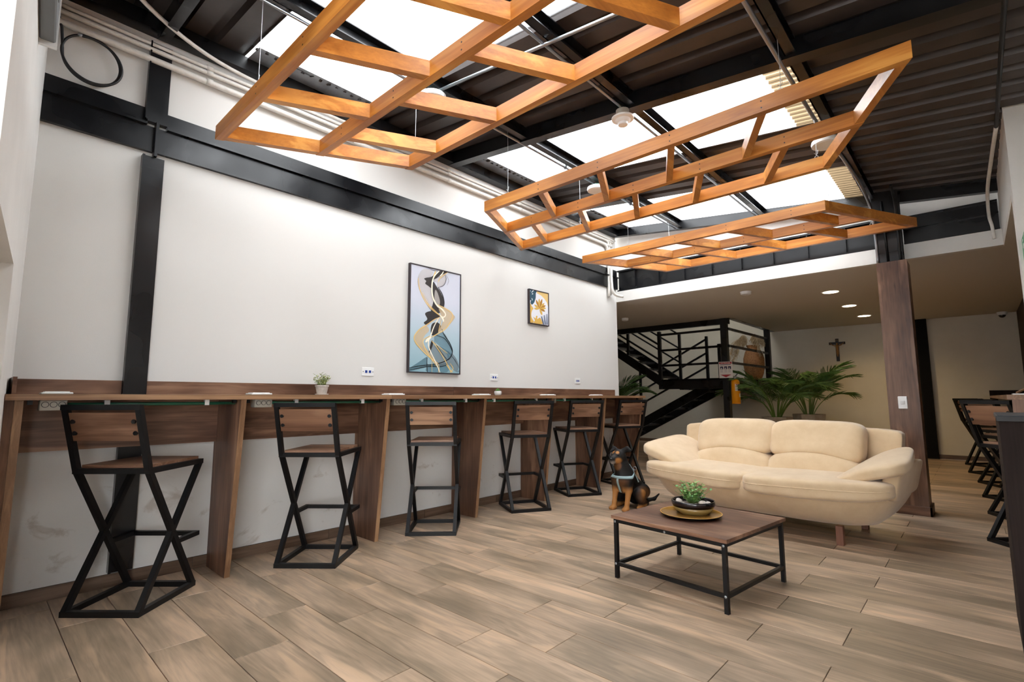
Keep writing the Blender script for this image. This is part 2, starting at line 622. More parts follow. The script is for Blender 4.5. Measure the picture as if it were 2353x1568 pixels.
w.box(-4.6, -4.5, 6.5, YB, 0, 5.6)
struct('wall_left_rear', w, M['wallback'])
# end wall beside the counter, with a shallow recess beyond x = 0.9 (runs slightly out of square)
def EY(x):
    return 0.172 - 0.080 * x
w = MB()
def slab(xa, xb, d0, d1, z0, z1):
    w.poly([(xa, EY(xa) - d0, z0), (xb, EY(xb) - d0, z0), (xb, EY(xb) - d1, z0), (xa, EY(xa) - d1, z0),
            (xa, EY(xa) - d0, z1), (xb, EY(xb) - d0, z1), (xb, EY(xb) - d1, z1), (xa, EY(xa) - d1, z1)],
           [(3, 2, 1, 0), (4, 5, 6, 7), (0, 1, 5, 4), (1, 2, 6, 5), (2, 3, 7, 6), (3, 0, 4, 7)])
slab(0.0, 0.9, 0, 0.25, 0, 3.7)
slab(0.9, 2.0, 0, 0.25, 1.67, 3.6)
slab(0.9, 2.0, 0.13, 0.25, 0, 1.67)
struct('wall_end', w, M['wall'])
w = MB()
w.box(-0.15, 0.0, -5, -0.1, 0, 3.75)
w.box(0.0, 5.6, -5.15, -5, 0, 1.0)
w.box(0.0, 5.6, -5.15, -5, 2.3, 3.75)
w.box(4.15, 5.6, -5.15, -5, 1.0, 2.3)
for xa in (0.0, 1.35, 2.7, 4.05):
    w.box(xa, xa + 0.1, -5.15, -5, 1.0, 2.3)
struct('wall_front', w, M['wall'])
glass = N('window_glass')
_tr = glass.n('ShaderNodeBsdfTransparent')
glass.l(_tr.outputs[0], glass.t.nodes['Material Output'].inputs['Surface'])
for i_, xa in enumerate((0.1, 1.45, 2.8)):
    struct('window_%d' % (9 + i_), MB().box(5.49, 5.50, (-4.6, -3.25, -1.95)[i_], (-3.35, -2.05, -0.5)[i_], 0, 2.4), glass.m)  # unseen glazed doors, added to throw light under the counter
    struct('window_%d' % (6 + i_), MB().box(xa, xa + 1.25, -5.08, -5.07, 1.0, 2.3), glass.m)  # unseen front windows, added as fill light from behind the camera

# ---- low ceiling with the stairwell opening
c = MB()
c.box(-4.6, 4.45, 6.5, 9.2, ZC, ZC + 0.14)
c.box(0.68, 4.6, 9.2, YB, ZC, ZC + 0.14)
c.box(4.15, 4.6, 5.0, 6.5, 2.5, 2.55)
struct('ceiling', c, M['soffit'])
# upper wall above the ceiling edge + stairwell upper walls
w = MB()
w.box(-0.15, 4.45, 6.57, 6.65, 2.66, 3.9)
struct('wall_upper', w, M['wall'])
w = MB()
w.box(-4.6, 0.8, 9.2, 9.3, 2.75, 5.6)
w.box(-4.6, -1.2, 9.2, YB, 5.55, 5.6)  # unseen stairwell roof, added to cut the daylight down to a small opening
w.box(-1.2, 0.85, 10.1, YB, 5.55, 5.6)
w.box(0.72, 0.85, 9.3, YB, 2.66, 5.6)
struct('wall_stairwell', w, M['wallback'])
w = MB()
w.box(-0.1, 4.15, 6.495, 6.57, ZC - 0.004, 2.672)
struct('trim_1', w, M['wall'])

# skirting tiles
for nm, (x0, x1, y0, y1), mt in (('baseboard_left', (0.0, 0.012, 0.15, 6.5), 'skirt'),
                                 ('baseboard_back', (-4.5, 3.07, YB - 0.012, YB), 'skirtX'),
                                 ('baseboard_back_right', (3.27, 4.45, YB - 0.012, YB), 'skirtX')):
    p = tag(MB().box(x0, x1, y0, y1, 0, 0.076).build(nm, M[mt]), kind='structure')
# joints on the left skirting: individual tiles
p = bpy.data.objects['baseboard_left']
p.scale = (0.6, 1, 0.97)
yy = 0.16
while yy < 6.48:
    ln = min(0.94, 6.49 - yy)
    MB().cbox(0.0, 0.021, yy + 0.0015, yy + ln - 0.0015, 0.0, 0.076, 0.001).build('skirting_tile', M['skirt'], p)
    yy += ln

# ---- black steel in the left wall
def steel(name, label, mb, cat='beam', group=None):
    return tag(mb.build(name, M['black']), label, cat, group)
b = MB()
for y0, y1 in ((0.17, 0.665), (0.775, 6.5)):
    b.box(0, 0.03, y0 if y0 < .5 else .728, y1 if y1 > 1 else .712, 2.70, 2.868)
    b.box(0, 0.055, y0, y1, 2.868, 2.882)
    b.box(0, 0.018, y0, y1, 2.882, 2.99)
b.box(0, 0.062, 0.712, 0.728, 2.665, 2.90)
b.box(0, 0.045, 0.665, 0.775, 2.895, 2.91)
steel('wall_beam', 'long black steel beam set into the white wall above the counter', b)
b = MB()
b.box(0, 0.035, 0.668, 0.775, 0.085, 2.665)
b.box(0, 0.050, 0.655, 0.668, 0.085, 2.665)
b.box(0, 0.03, 0.66, 0.775, 2.91, 3.45)
b.box(0, 0.045, 0.652, 0.66, 2.91, 3.45)
steel('wall_column', 'black steel column in the white wall passing behind the counter', b, 'column')
b = MB()
b.box(0, 0.10, 0.17, 6.5, 3.50, 3.60)
steel('wall_plate', 'black steel edge beam along top of the white wall under the roof', b)

# ---- beam over the low ceiling, with stiffener plates
def ibeam_x(mb, x0, x1, yf, z0, z1, t=0.02, fl_=0.05):
    mb.box(x0, x1, yf + fl_, yf + fl_ + 0.015, z0, z1)
    mb.box(x0, x1, yf, yf + fl_, z0, z0 + t)
    mb.box(x0, x1, yf, yf + fl_, z1 - t, z1)
b = MB()
ibeam_x(b, 0.02, 3.18, 6.498, 2.672, 2.99)
for i in range(8):
    x = 0.30 + i * 0.372
    b.box(x, x + 0.012, 6.505, 6.55, 2.69, 2.972)
steel('edge_beam', 'black steel beam with stiffener plates above the low ceiling edge', b)
b = MB()
ibeam_x(b, 3.42, 4.14, 6.51, 2.68, 2.97, 0.015, 0.03)
b.box(3.42, 4.14, 6.505, 6.54, 2.835, 2.85)
steel('edge_beam', 'short black steel beam between the wood clad column and the right wall', b)
b = MB()
b.box(3.20, 3.42, 6.40, 6.42, 2.40, 3.20)
b.box(3.20, 3.42, 6.26, 6.275, 2.40, 3.20)
b.box(3.30, 3.316, 6.275, 6.40, 2.40, 3.20)
steel('steel_column', 'black steel column stub above the wood clad column', b, 'column')

# ---- roof: purlins along the room, rafters across it
def purlin(x, label, y0=-4.9, y1=6.5):
    mb = MB()
    z = RP(x)
    mb.box(x - 0.03, x - 0.022, y0, y1, z, z + 0.10)
    mb.box(x - 0.03, x + 0.03, y0, y1, z, z + 0.008)
    mb.box(x - 0.03, x + 0.03, y0, y1, z + 0.09, z + 0.098)
    return steel('roof_purlin', label, mb)
purlin(1.06, 'black steel roof purlin over the frames, first from the white counter wall')
purlin(2.12, 'black steel roof purlin over middle of the frames, second from the counter wall')
purlin(3.19, 'black steel roof purlin running to the wood clad column')
purlin(4.66, 'black steel roof purlin beyond the end of the return wall', -4.9, 4.86)
def rafter(y, label, th=0.05, dz=0.0):
    mb = MB()
    for x0, x1 in ((0.02, 5.4 if y < 4 else 4.15),):
        pts = []
        for x in (x0, x1):
            z = RP(x) + dz
            pts += [(x, y - th, z), (x, y, z), (x, y, z + 0.10 - dz), (x, y - th, z + 0.10 - dz)]
        mb.poly(pts, [(0, 1, 2, 3), (7, 6, 5, 4), (0, 4, 5, 1), (1, 5, 6, 2), (2, 6, 7, 3), (3, 7, 4, 0)])
    return steel('roof_rafter', label, mb)
rafter(0.75, 'black steel roof rafter over the black wall column', 0.06, -0.03)
rafter(3.30, 'black steel roof rafter between the two nearer rows of skylights', 0.09, -0.02)
rafter(6.49, 'black steel roof rafter over the low ceiling edge', 0.07, -0.02)

# ---- roof sheets (ribs run across the room) and translucent skylight sheets
PITCH = 0.205
def profile(y0, y1, pitch=PITCH, h=0.045):
    out = []
    k = math.floor(y0 / pitch) - 1
    ys = set([y0, y1])
    br = []
    while k * pitch < y1 + pitch:
        b0 = k * pitch
        br += [(b0, 0), (b0 + 0.120, 0), (b0 + 0.138, h), (b0 + 0.187, h)]
        k += 1
    br.sort()
    def z(y):
        for (ya, za), (yb, zb) in zip(br, br[1:]):
            if ya <= y <= yb:
                return za + (zb - za) * (y - ya) / (yb - ya)
        return 0
    return [(y0, z(y0))] + [(y, zz) for y, zz in br if y0 < y < y1] + [(y1, z(y1))]
def sheet(mb, x0, x1, y0, y1, lift=0.10, pitch=PITCH, h=0.045, nx=1):
    pr = profile(y0, y1, pitch, h)
    for i in range(nx):
        a, b_ = x0 + (x1 - x0) * i / nx, x0 + (x1 - x0) * (i + 1) / nx
        pts = [(x, y, RP(x) + lift + z) for x in (a, b_) for y, z in pr]
        n = len(pr)
        mb.poly(pts, [(j, j + 1, n + j + 1, n + j) for j in range(n - 1)])
    return mb
roof = bpy.data.objects.new('roof', None)
COL.objects.link(roof)
tag(roof, kind='structure')
ROWS = [(-3.10, -2.12), (-0.95, 0.03), (1.22, 2.22), (3.36, 4.40), (5.45, 6.44)]
XL, XR = 0.22, 2.95
edges = [-5.1] + [v for r in ROWS for v in r] + [6.52]
for i in range(0, len(edges), 2):
    sheet(MB(), -0.1, 5.55, edges[i], edges[i + 1]).build('roof_sheet', M['sheet'], roof)
for y0, y1 in ROWS:
    sheet(MB(), 3.12, 5.55, y0, y1).build('roof_sheet', M['sheet'], roof)
    MB().poly([(-0.1, y0, RP(-.1) + 0.085), (XL + 0.10, y0, RP(XL + .1) + 0.085), (XL + 0.10, y1, RP(XL + .1) + 0.085), (-0.1, y1, RP(-.1) + 0.085)],
              [(0, 1, 2, 3)]).build('flashing', M['flash'], roof)
for i, (y0, y1) in enumerate(ROWS):
    wnd = bpy.data.objects.new('window_%d' % (i + 1), None)
    COL.objects.link(wnd)
    tag(wnd, kind='structure')
    for xa, xb in ((XL, 1.06), (1.06, 2.12), (2.12, XR)):
        sheet(MB(), xa, xb, y0 - 0.02, y1 + 0.02, 0.104, 0.205, 0.03).build('pane', M['skylight'], wnd)
    sheet(MB(), XR, 3.16, y0 - 0.02, y1 + 0.02, 0.106, 0.068, 0.022).build('pane_edge', M['skyedge'], wnd)
    # ragged cut end of the corrugated sheet over the flashing
    rag = MB()
    rnd = random.Random(i)
    pr = profile(y0, y1, 0.068, 0.03)
    pts = []
    for y, z in pr:
        pts.append((XL + 0.015 * rnd.random(), y, RP(XL) + 0.098 + z))
    for y, z in pr:
        pts.append((XL + 0.05 + 0.03 * rnd.random(), y, RP(XL) + 0.070 + z * 0.5 - 0.012 * rnd.random()))
    n = len(pr)
    rag.poly(pts, [(j, j + 1, n + j + 1, n + j) for j in range(n - 1)])
    rag.build('sealing_strip', M['taupe'], wnd)

# ---- hung timber frames: three long rails and staggered slanted rungs
ZF, HF, TF = 2.74, 0.092, 0.045
def frame(label, yn, xn0, xn1, slant, nm_near, mf_mid, wires):
    t = thing('hanging_frame', label, 'ceiling frame', (xn0, yn, ZF), 0, 'hung timber frames under the skylights')
    dy = 0.535
    ex = 0.5 * slant
    ys = [0.0, dy, 2 * dy]
    for y in ys:                                  # rails; ends cut on the slant
        a0, a1 = y * ex, xn1 - xn0 + y * ex
        h = TF * ex / 2
        mb = MB()
        pts = [(x + sgn * h, y + sgn * TF / 2, z) for z in (0, HF) for x, sgn in ((a0, -1), (a1, -1), (a1, 1), (a0, 1))]
        mb.poly(pts, [(3, 2, 1, 0), (4, 5, 6, 7), (0, 1, 5, 4), (1, 2, 6, 5), (2, 3, 7, 6), (3, 0, 4, 7)])
        mb.build('rail', M['pine'], t)
    wx = TF * math.sqrt(1 + ex * ex) / 2
    def rung(x, y0, y1, name='rung'):
        mb = MB()
        pts = [(xx + yy * ex, yy, z) for z in (0.003, HF - 0.003) for xx, yy in ((x - wx, y0), (x + wx, y0), (x + wx, y1), (x - wx, y1))]
        mb.poly(pts, [(3, 2, 1, 0), (4, 5, 6, 7), (0, 1, 5, 4), (1, 2, 6, 5), (2, 3, 7, 6), (3, 0, 4, 7)])
        mb.build(name, M['pineY'], t)
    g = TF / 2
    for x in (wx, xn1 - xn0 - wx):
        rung(x, g, dy - g, 'end_piece')
        rung(x, dy + g, 2 * dy - g, 'end_piece')
    for x in nm_near:
        rung(x - xn0, g, dy - g)
    for x in mf_mid:
        rung(x - xn0 - dy * ex, dy + g, 2 * dy - g)
    # screw holes
    for lst, yo in ((nm_near, -g), (mf_mid, dy - g)):
        for x in lst:
            for z in (0.025, 0.065):
                MB().tube([(x - xn0, yo - 0.0008, z), (x - xn0, yo + 0.002, z)], 0.0045, 8).build('screw_hole', M['cable'], t)
    for x, y in wires:
        lx, ly = x - xn0, y - yn
        wmb = MB()
        top = RP(x) - ZF + 0.002
        wmb.tube([(lx, ly, HF + 0.02), (lx + 0.004, ly, (HF + top) / 2), (lx, ly, top)], 0.0016, 6)
        ring = [(lx + 0.011 * math.cos(a), ly, HF + 0.011 + 0.011 * math.sin(a)) for a in [i * math.pi / 6 for i in range(13)]]
        wmb.tube(ring, 0.0022, 6)
        tail = smooth_path([(lx, ly, HF + 0.05), (lx + 0.012, ly, HF + 0.065), (lx + 0.004, ly, HF + 0.03), (lx - 0.014, ly, HF + 0.045)], 4)
        wmb.tube(tail, 0.0014, 5)
        wmb.build('suspension_wire', M['wire'], t)
    return t
frame('honey pine hanging frame nearest the end wall, rungs slanting to the right wall', 0.976, 0.43, 3.41, 1,
      [1.075 + 0.565 * i for i in range(5)], [1.025 + 0.57 * i for i in range(5)],
      [(1.04, 0.976), (1.04, 2.046), (3.17, 0.976), (3.17, 2.046)])
frame('honey pine hanging frame in the middle of the three, rungs slanting to the counter wall', 3.015, 0.764, 3.745, -1,
      [1.395, 1.955, 2.51, 3.07], [0.865, 1.405, 1.945, 2.49, 3.055],
      [(1.04, 3.015), (1.04, 4.085), (3.17, 3.015), (3.13, 4.085)])
frame('honey pine hanging frame over the sofa, closest to the low ceiling edge', 5.04, 0.43, 3.012, 1,
      [1.06, 1.61, 2.145, 2.73], [1.05, 1.60, 2.14, 2.715],
      [(1.04, 5.04), (1.04, 6.11), (3.02, 5.075), (3.20, 6.11)])

# ================================================================== FURNITURE
# ---- long wall counter
ct = thing('bar_counter', 'long walnut laminate bar counter fixed along the white wall', 'counter', (0, 0, 0))
ZT0, ZT1, XF = 1.095, 1.125, 0.515
for y0, y1 in ((0.135, 2.258), (2.261, 4.345), (4.348, 6.33)):
    if y0 < 1:
        m = MB().poly([(x, y, z) for z in (ZT0, ZT1) for x, y in ((0.022, EY(.022) + .002), (XF - .003, EY(XF) + .002), (XF - .003, y1), (0.022, y1))],
                      [(3, 2, 1, 0), (4, 5, 6, 7), (0, 1, 5, 4), (1, 2, 6, 5), (2, 3, 7, 6), (3, 0, 4, 7)])
    else:
        m = MB().box(0.022, XF - .003, y0, y1, ZT0, ZT1)
    o = m.build('worktop', M['walnutY'], ct)
    MB().cbox(XF - .003, XF, y0, y1, ZT0, ZT1, 0.0008).build('edge_band', M['edgeY'], o)
def leg_panel(y, th=0.032):
    o = MB().prism([(0.022, 0.0), (0.355, 0.0), (0.475, ZT0), (0.022, ZT0)], 1, y - th / 2, y + th / 2)
    pts = o.v
    o = o.build('leg_panel', M['walnutZ'], ct)
    MB().poly([(0.355, y - th / 2, 0), (0.355, y + th / 2, 0), (0.475, y + th / 2, ZT0), (0.475, y - th / 2, ZT0),
               (0.3575, y - th / 2, 0), (0.3575, y + th / 2, 0), (0.4775, y + th / 2, ZT0), (0.4775, y - th / 2, ZT0)],
              [(0, 1, 2, 3), (7, 6, 5, 4), (0, 4, 5, 1), (1, 5, 6, 2), (2, 6, 7, 3), (3, 7, 4, 0)]).build('edge_band', M['edgeZ'], o)
LEGS = (0.185, 1.195, 2.252, 3.31, 4.325, 5.38, 6.29)
for y in LEGS:
    leg_panel(y)
_q = [(x, y, z) for z in (0.0, ZT0 - 0.001) for x, y in ((0.022, EY(0.022) + 0.001), (0.352 if z < .5 else 0.470, EY(0.352 if z < .5 else 0.470) + 0.001), (0.352 if z < .5 else 0.470, 0.1695), (0.022, 0.1725))]
MB().poly(_q, [(3, 2, 1, 0), (4, 5, 6, 7), (0, 1, 5, 4), (1, 2, 6, 5), (2, 3, 7, 6), (3, 0, 4, 7)]).build('filler_panel', M['walnutZ'], ct)
for a, b_ in zip(LEGS, LEGS[1:]):
    MB().box(0.052, 0.068, a + 0.017, b_ - 0.017, 0.815, ZT0 - 0.001).build('modesty_panel', M['walnutY'], ct)
    for yy in (a + 0.03, b_ - 0.05):                       # assembly brackets under the top
        MB().box(0.42, 0.44, yy, yy + 0.02, ZT0 - 0.022, ZT0 - 0.001).build('bracket', M['stoolblack'], ct)
sb = thing('splashboard', 'low walnut splashboard strip fixed to the white wall along the counter', 'splashboard', (0, 0, ZT1))
for a, b_ in ((0.165, 0.652), (0.778, 3.31), (3.312, 6.36)):
    MB().cbox(0.001, 0.02, a, b_, -0.03, 1.212 - ZT1, 0.001).build('board', M['walnutY'], sb)
MB().cbox(0.03, 0.43, EY(.2) + .001, EY(.2) + 0.017, .0005, 1.21 - ZT1, 0.001).build('end_board', M['walnutX'], sb)

# power modules let into the counter
PADS = [(0.262, 0.382), (1.247, 1.375), (2.266, 2.426), (3.248, 3.408), (4.239, 4.429), (5.175, 5.388)]
PADL = ['beside the end wall', 'by the first leg panel', 'right of the leafy potted plant', 'beside the tiny succulent pot',
        'below the small flower picture', 'closest to the stair end of the counter']
for (a, b_), where in zip(PADS, PADL):
    t = thing('power_module', 'white flip-lid power module in the counter, ' + where, 'socket', (0.40, (a + b_) / 2, ZT1), 0, 'power modules along the counter')
    L = min(0.15, b_ - a)
    MB().cbox(-0.055, 0.055, -L / 2, L / 2, 0.0, 0.010, 0.003).build('lid', M['whiteplastic'], t)
    MB().cbox(-0.045, 0.045, -L / 2 + .012, L / 2 - .012, 0.010, 0.014, 0.002).build('flap', M['whiteplastic'], t)
for i, (a, b_) in enumerate(((0.262, 0.368), (1.285, 1.395), (2.351, 2.465), (4.36, 4.47))):
    t = thing('junction_box', 'beige junction box with round knockouts under the counter by ' + ('the end wall', 'the first leg panel', 'the second leg panel', 'the fourth leg panel')[i], 'junction box', (0.38, (a + b_) / 2, ZT0 - 0.052), 0, 'junction boxes under the counter')
    MB().cbox(-0.04, 0.03, -(b_ - a) / 2, (b_ - a) / 2, 0.0, 0.052, 0.003).build('housing', M['beigeplastic'], t)
    for k in (-1, 0, 1):
        MB().tube([(0.029, k * 0.032, 0.03), (0.033, k * 0.032, 0.03)], 0.0125, 14).build('knockout', M['beigeplastic'], t)
        MB().tube([(0.029, k * 0.032, 0.03), (0.0315, k * 0.032, 0.03)], 0.0150, 14).build('knockout_ring', M['stoolblack'], t)
for i, (a, b_) in enumerate(((0.37, 1.17), (1.40, 2.23), (2.47, 3.29), (3.34, 4.30), (4.48, 5.35))):
    g = thing('cable_duct', '%s stretch of green conduit under the counter from the end wall' % ('first', 'second', 'third', 'fourth', 'fifth')[i], 'conduit', (0.395, 0, ZT0 - 0.022), 0, 'green conduits under the counter')
    MB().tube([(0, a, 0), (0, b_, 0)], 0.0095, 10).build('duct', M['green'], g, True)
    for yy in (a + 0.16, b_ - 0.16):
        MB().box(-0.012, 0.012, yy - 0.012, yy + 0.012, -0.011, 0.021).build('clip', M['whiteplastic'], g)

# ---- bar stools
def make_stool(label, group):
    t = thing('bar_stool', label, 'stool', (0, 0, 0), 0, group)
    W2, D2, T = 0.19, 0.212, 0.028
    ZS = 0.725
    m = MB()
    for s_ in (-1, 1):
        m.bar((s_ * W2, -D2 - T / 2, T / 2), (s_ * W2, D2 + T / 2, T / 2), T, T)
    m.bar((-W2, -D2, T / 2), (W2, -D2, T / 2), T, T)
    m.bar((-W2, D2, T / 2), (W2, D2, T / 2), T, T)
    m.build('base_frame', M['stoolblack'], t)
    for s_ in (-1, 1):
        m = MB()
        m.bar((s_ * W2, D2, T * 0.6), (s_ * W2, -D2, ZS), T, T, (0, 1, 0))
        m.build('leg', M['stoolblack'], t)
        m = MB()
        m.bar((s_ * (W2 - 0.0005), -D2, T * 0.6), (s_ * (W2 - 0.0005), D2, ZS), T, T, (0, 1, 0))
        m.build('leg', M['stoolblack'], t)
        m = MB()
        m.bar((s_ * W2, -D2 + 0.002, ZS - 0.008), (s_ * W2, -D2 - 0.105, 1.065), T, T, (0, 1, 0))
        m.build('back_post', M['stoolblack'], t)
    m = MB()
    for s_ in (-1, 1):
        m.bar((s_ * W2, -D2 - T / 2, ZS), (s_ * W2, D2 + T / 2, ZS), T, T)
    m.bar((-W2, -D2, ZS), (W2, -D2, ZS), T, T)
    m.bar((-W2, D2, ZS), (W2, D2, ZS), T, T)
    m.build('seat_frame', M['stoolblack'], t)
    m = MB()
    m.bar((-W2 - T / 2, -D2 - 0.105, 1.058), (W2 + T / 2, -D2 - 0.105, 1.058), T, T)
    m.build('top_rail', M['stoolblack'], t)
    # footrest: a U pushed forward from the lower legs
    m = MB()
    m.bar((-W2, 0.035, 0.30), (-W2, D2 + 0.01, 0.30), T * .9, T * .9)
    m.bar((W2, 0.035, 0.30), (W2, D2 + 0.01, 0.30), T * .9, T * .9)
    m.bar((-W2 - T * .45, D2 + 0.01, 0.30), (W2 + T * .45, D2 + 0.01, 0.30), T * .9, T * .9)
    m.build('footrest', M['stoolblack'], t)
    MB().cbox(-W2 + 0.012, W2 - 0.012, -D2 + 0.012, D2 + 0.005, ZS + 0.0125, ZS + 0.030, 0.001).build('seat', M['stoolwood'], t)
    def by(z):
        return -D2 - 0.105 * (z - ZS) / (1.065 - ZS)
    za, zb = 0.885, 1.030
    hw = W2 - T / 2 - 0.002
    m = MB()
    pts = [(x, by(z) + o_, z) for z in (za, zb) for x, o_ in ((-hw, -.008), (hw, -.008), (hw, .008), (-hw, .008))]
    m.poly(pts, [(3, 2, 1, 0), (4, 5, 6, 7), (0, 1, 5, 4), (1, 2, 6, 5), (2, 3, 7, 6), (3, 0, 4, 7)])
    br = m.build('backrest', M['stoolwood'], t)
    for s_ in (-1, 1):
        for z in (0.925, 0.985):
            MB().tube([(s_ * (hw - 0.016), by(z) - 0.0145, z), (s_ * (hw - 0.016), by(z) + 0.0145, z)], 0.0115, 10).build('bolt', M['stoolblack'], br)
            MB().box(s_ * (hw - 0.016) - 0.012, s_ * (hw - 0.016) + 0.012, by(z) - 0.012, by(z) - 0.008, z - .005, z + .005).build('bolt_lug', M['stoolblack'], br)
    return t
LS = [((0.352, 0.722), 48, 'black steel bar stool with walnut seat pulled up beside the black wall column'),
      ((0.40, 1.765), 49, 'black steel bar stool in front of the counter, second from the black wall column'),
      ((0.385, 2.795), 46, 'black steel bar stool in front of the counter, third from the black wall column'),
      ((0.40, 3.935), 30, 'black steel bar stool in front of the counter, fourth from the black wall column'),
      ((0.335, 4.945), 31, 'black steel bar stool in front of the counter, fifth from the black wall column'),
      ((0.36, 5.90), 26, 'black steel bar stool just behind the sitting dog')]
proto = make_stool(LS[0][2], 'bar stools along the white wall counter')
for i, ((x, y), a, lb) in enumerate(LS):
    o = proto if i == 0 else copy_tree(proto)
    o.location = (x, y, 0)
    # back edge direction: local +X; stool faces local +Y (towards the wall)
    o.rotation_euler = (0, 0, R(90 - a))
    o['label'] = lb
RSTOOL = [((4.13, 5.41), -48), ((4.139, 6.58), -60), ((4.114, 7.69), -50), ((4.069, 8.88), -60), ((3.974, 10.016), -45), ((3.924, 11.186), -45)]
RL = ['first bar stool at the right counter, beside the dark cabinet', 'second bar stool at the right counter from the dark cabinet',
      'third bar stool at the right counter from the dark cabinet', 'fourth bar stool at the right counter from the dark cabinet',
      'fifth bar stool at the right counter from the dark cabinet', 'bar stool at the right counter, last one before the back wall']
for (p, a), lb in zip(RSTOOL, RL):
    o = copy_tree(proto)
    o.location = (*p, 0)
    o.rotation_euler = (0, 0, R(a))
    o['label'] = lb
    o['group'] = 'bar stools along the right counter'

# ---- right counter and dark cabinet
t = thing('side_counter', 'walnut counter along the right wall behind the dark cabinet', 'counter', (0, 0, 0))
MB().cbox(4.01, 4.44, 5.005, 11.86, 1.078, 1.113, 0.001).build('worktop', M['edgeY'], t)
MB().box(4.035, 4.44, 5.006, 5.03, 0, 1.078).build('end_panel', M['walnutZ'], t)
for y in (7.2, 9.4, 11.6):
    MB().box(4.41, 4.44, y, y + 0.035, 0, 1.078).build('end_panel', M['walnutZ'], t)
MB().box(4.01, 4.44, 11.862, 11.885, 1.06, 1.205).build('backsplash', M['espresso'], t)
t = thing('paper_pad', 'white papers with a pale wooden stick on the right counter', 'papers', (4.10, 5.30, 1.1135), 0)
MB().cbox(-0.05, 0.03, -0.12, 0.10, 0, 0.008, 0.001).build('paper', M['whiteplastic'], t)
MB().bar((-0.03, -0.12, 0.014), (0.035, -0.02, 0.052), 0.012, 0.010).build('stick', M['edgeY'], t)
t = thing('dark_cabinet', 'dark espresso cabinet with grey top in front of the right counter', 'cabinet', (3.915, 3.095, 0))
MB().box(0.004, 0.232, 0.004, 0.6, 0, 0.995).build('body', M['espresso'], t)
MB().cbox(-0.002, 0.233, -0.004, 0.604, 0.995, 1.018, 0.004).build('top', plain('charcoal_top', '#3c3d40', 0.5), t)
MB().cbox(-0.004, 0.233, -0.008, -0.004, 0.992, 1.015, 0.001).build('edge_band', M['stoolblack'], t)

# ---- wood clad column with switch
t = thing('clad_column', 'tall walnut clad column with white light switch behind the sofa', 'column', (3.21, 6.13, 0))
MB().cbox(0, 0.245, 0, 0.022, 0.0, 2.437, 0.001).build('front_panel', M['walnutZ'], t)
MB().box(0.222, 0.243, 0.022, 0.30, 0.0, 2.437).build('side_panel', M['walnutZ'], t)
MB().box(0.002, 0.02, 0.022, 0.30, 0.0, 2.437).build('side_panel', M['walnutZ'], t)
MB().cbox(-0.012, 0.262, -0.014, -0.0005, 0.0, 0.085, 0.002).build('plinth', M['walnutX'], t)
MB().cbox(0.2435, 0.262, -0.014, 0.30, 0.0, 0.085, 0.002).build('plinth', M['walnutX'], t)
t = thing('light_switch', 'white square light switch on the walnut clad column', 'switch', (3.325, 6.128, 1.045))
MB().cbox(-0.036, 0.036, -0.010, 0, -0.06, 0.06, 0.004).build('plate', M['whiteplastic'], t)
MB().cbox(-0.016, 0.016, -0.014, -0.0102, -0.018, 0.018, 0.002).build('rocker', plain('grey_rocker', '#cfcfcd', 0.4), t)
t = thing('rear_column', 'black column standing against the back wall', 'column', (3.08, YB - 0.10, 0))
MB().box(0, 0.19, 0, 0.097, 0, ZC - 0.002).build('shaft', M['matblack'], t)
MB().box(-0.01, 0.2, -0.01, 0.097, 0, 0.012).build('base_plate', M['black'], t)

# ---- coffee table
def rot2(x, y, a):
    return x * math.cos(a) - y * math.sin(a), x * math.sin(a) + y * math.cos(a)
ca = R(-6.9)
cxy = ((2.169 + 2.891) / 2, (2.819 + 3.424) / 2)
t = thing('coffee_table', 'low square coffee table with walnut top and black metal frame', 'table', (cxy[0], cxy[1], 0), ca)
H2, LT, ZTB = 0.348, 0.022, 0.352
MB().cbox(-0.372, 0.372, -0.368, 0.368, ZTB, ZTB + 0.020, 0.001).build('tabletop', M['walnutX'], t)
for sx in (-1, 1):
    for sy in (-1, 1):
        lg = MB().box(sx * H2 - LT / 2, sx * H2 + LT / 2, sy * H2 - LT / 2, sy * H2 + LT / 2, 0, ZTB - .0005).build('leg', M['stoolblack'], t)
        for z in (0.336, 0.085):
            b = MB()
            b.sphere((sx * H2, sy * H2 + sy * (LT / 2 + 0.001), z), 0.0075, 10, 6, (1, .5, 1))
            b.build('bolt', M['conduit'], lg, True)
for z in (0.085, ZTB - LT / 2 - 0.001):
    for s_ in (-1, 1):
        MB().bar((-H2 + LT / 2, s_ * H2, z), (H2 - LT / 2, s_ * H2, z), LT * .9, LT * .9).build('rail', M['stoolblack'], t)
        MB().bar((s_ * H2, -H2 + LT / 2, z), (s_ * H2, H2 - LT / 2, z), LT * .9, LT * .9).build('rail', M['stoolblack'], t)
b = MB()
b.sphere((0, -H2 - LT * .45 - 0.001, 0.338), 0.0075, 10, 6, (1, .5, 1))
b.build('bolt', M['conduit'], t, True)

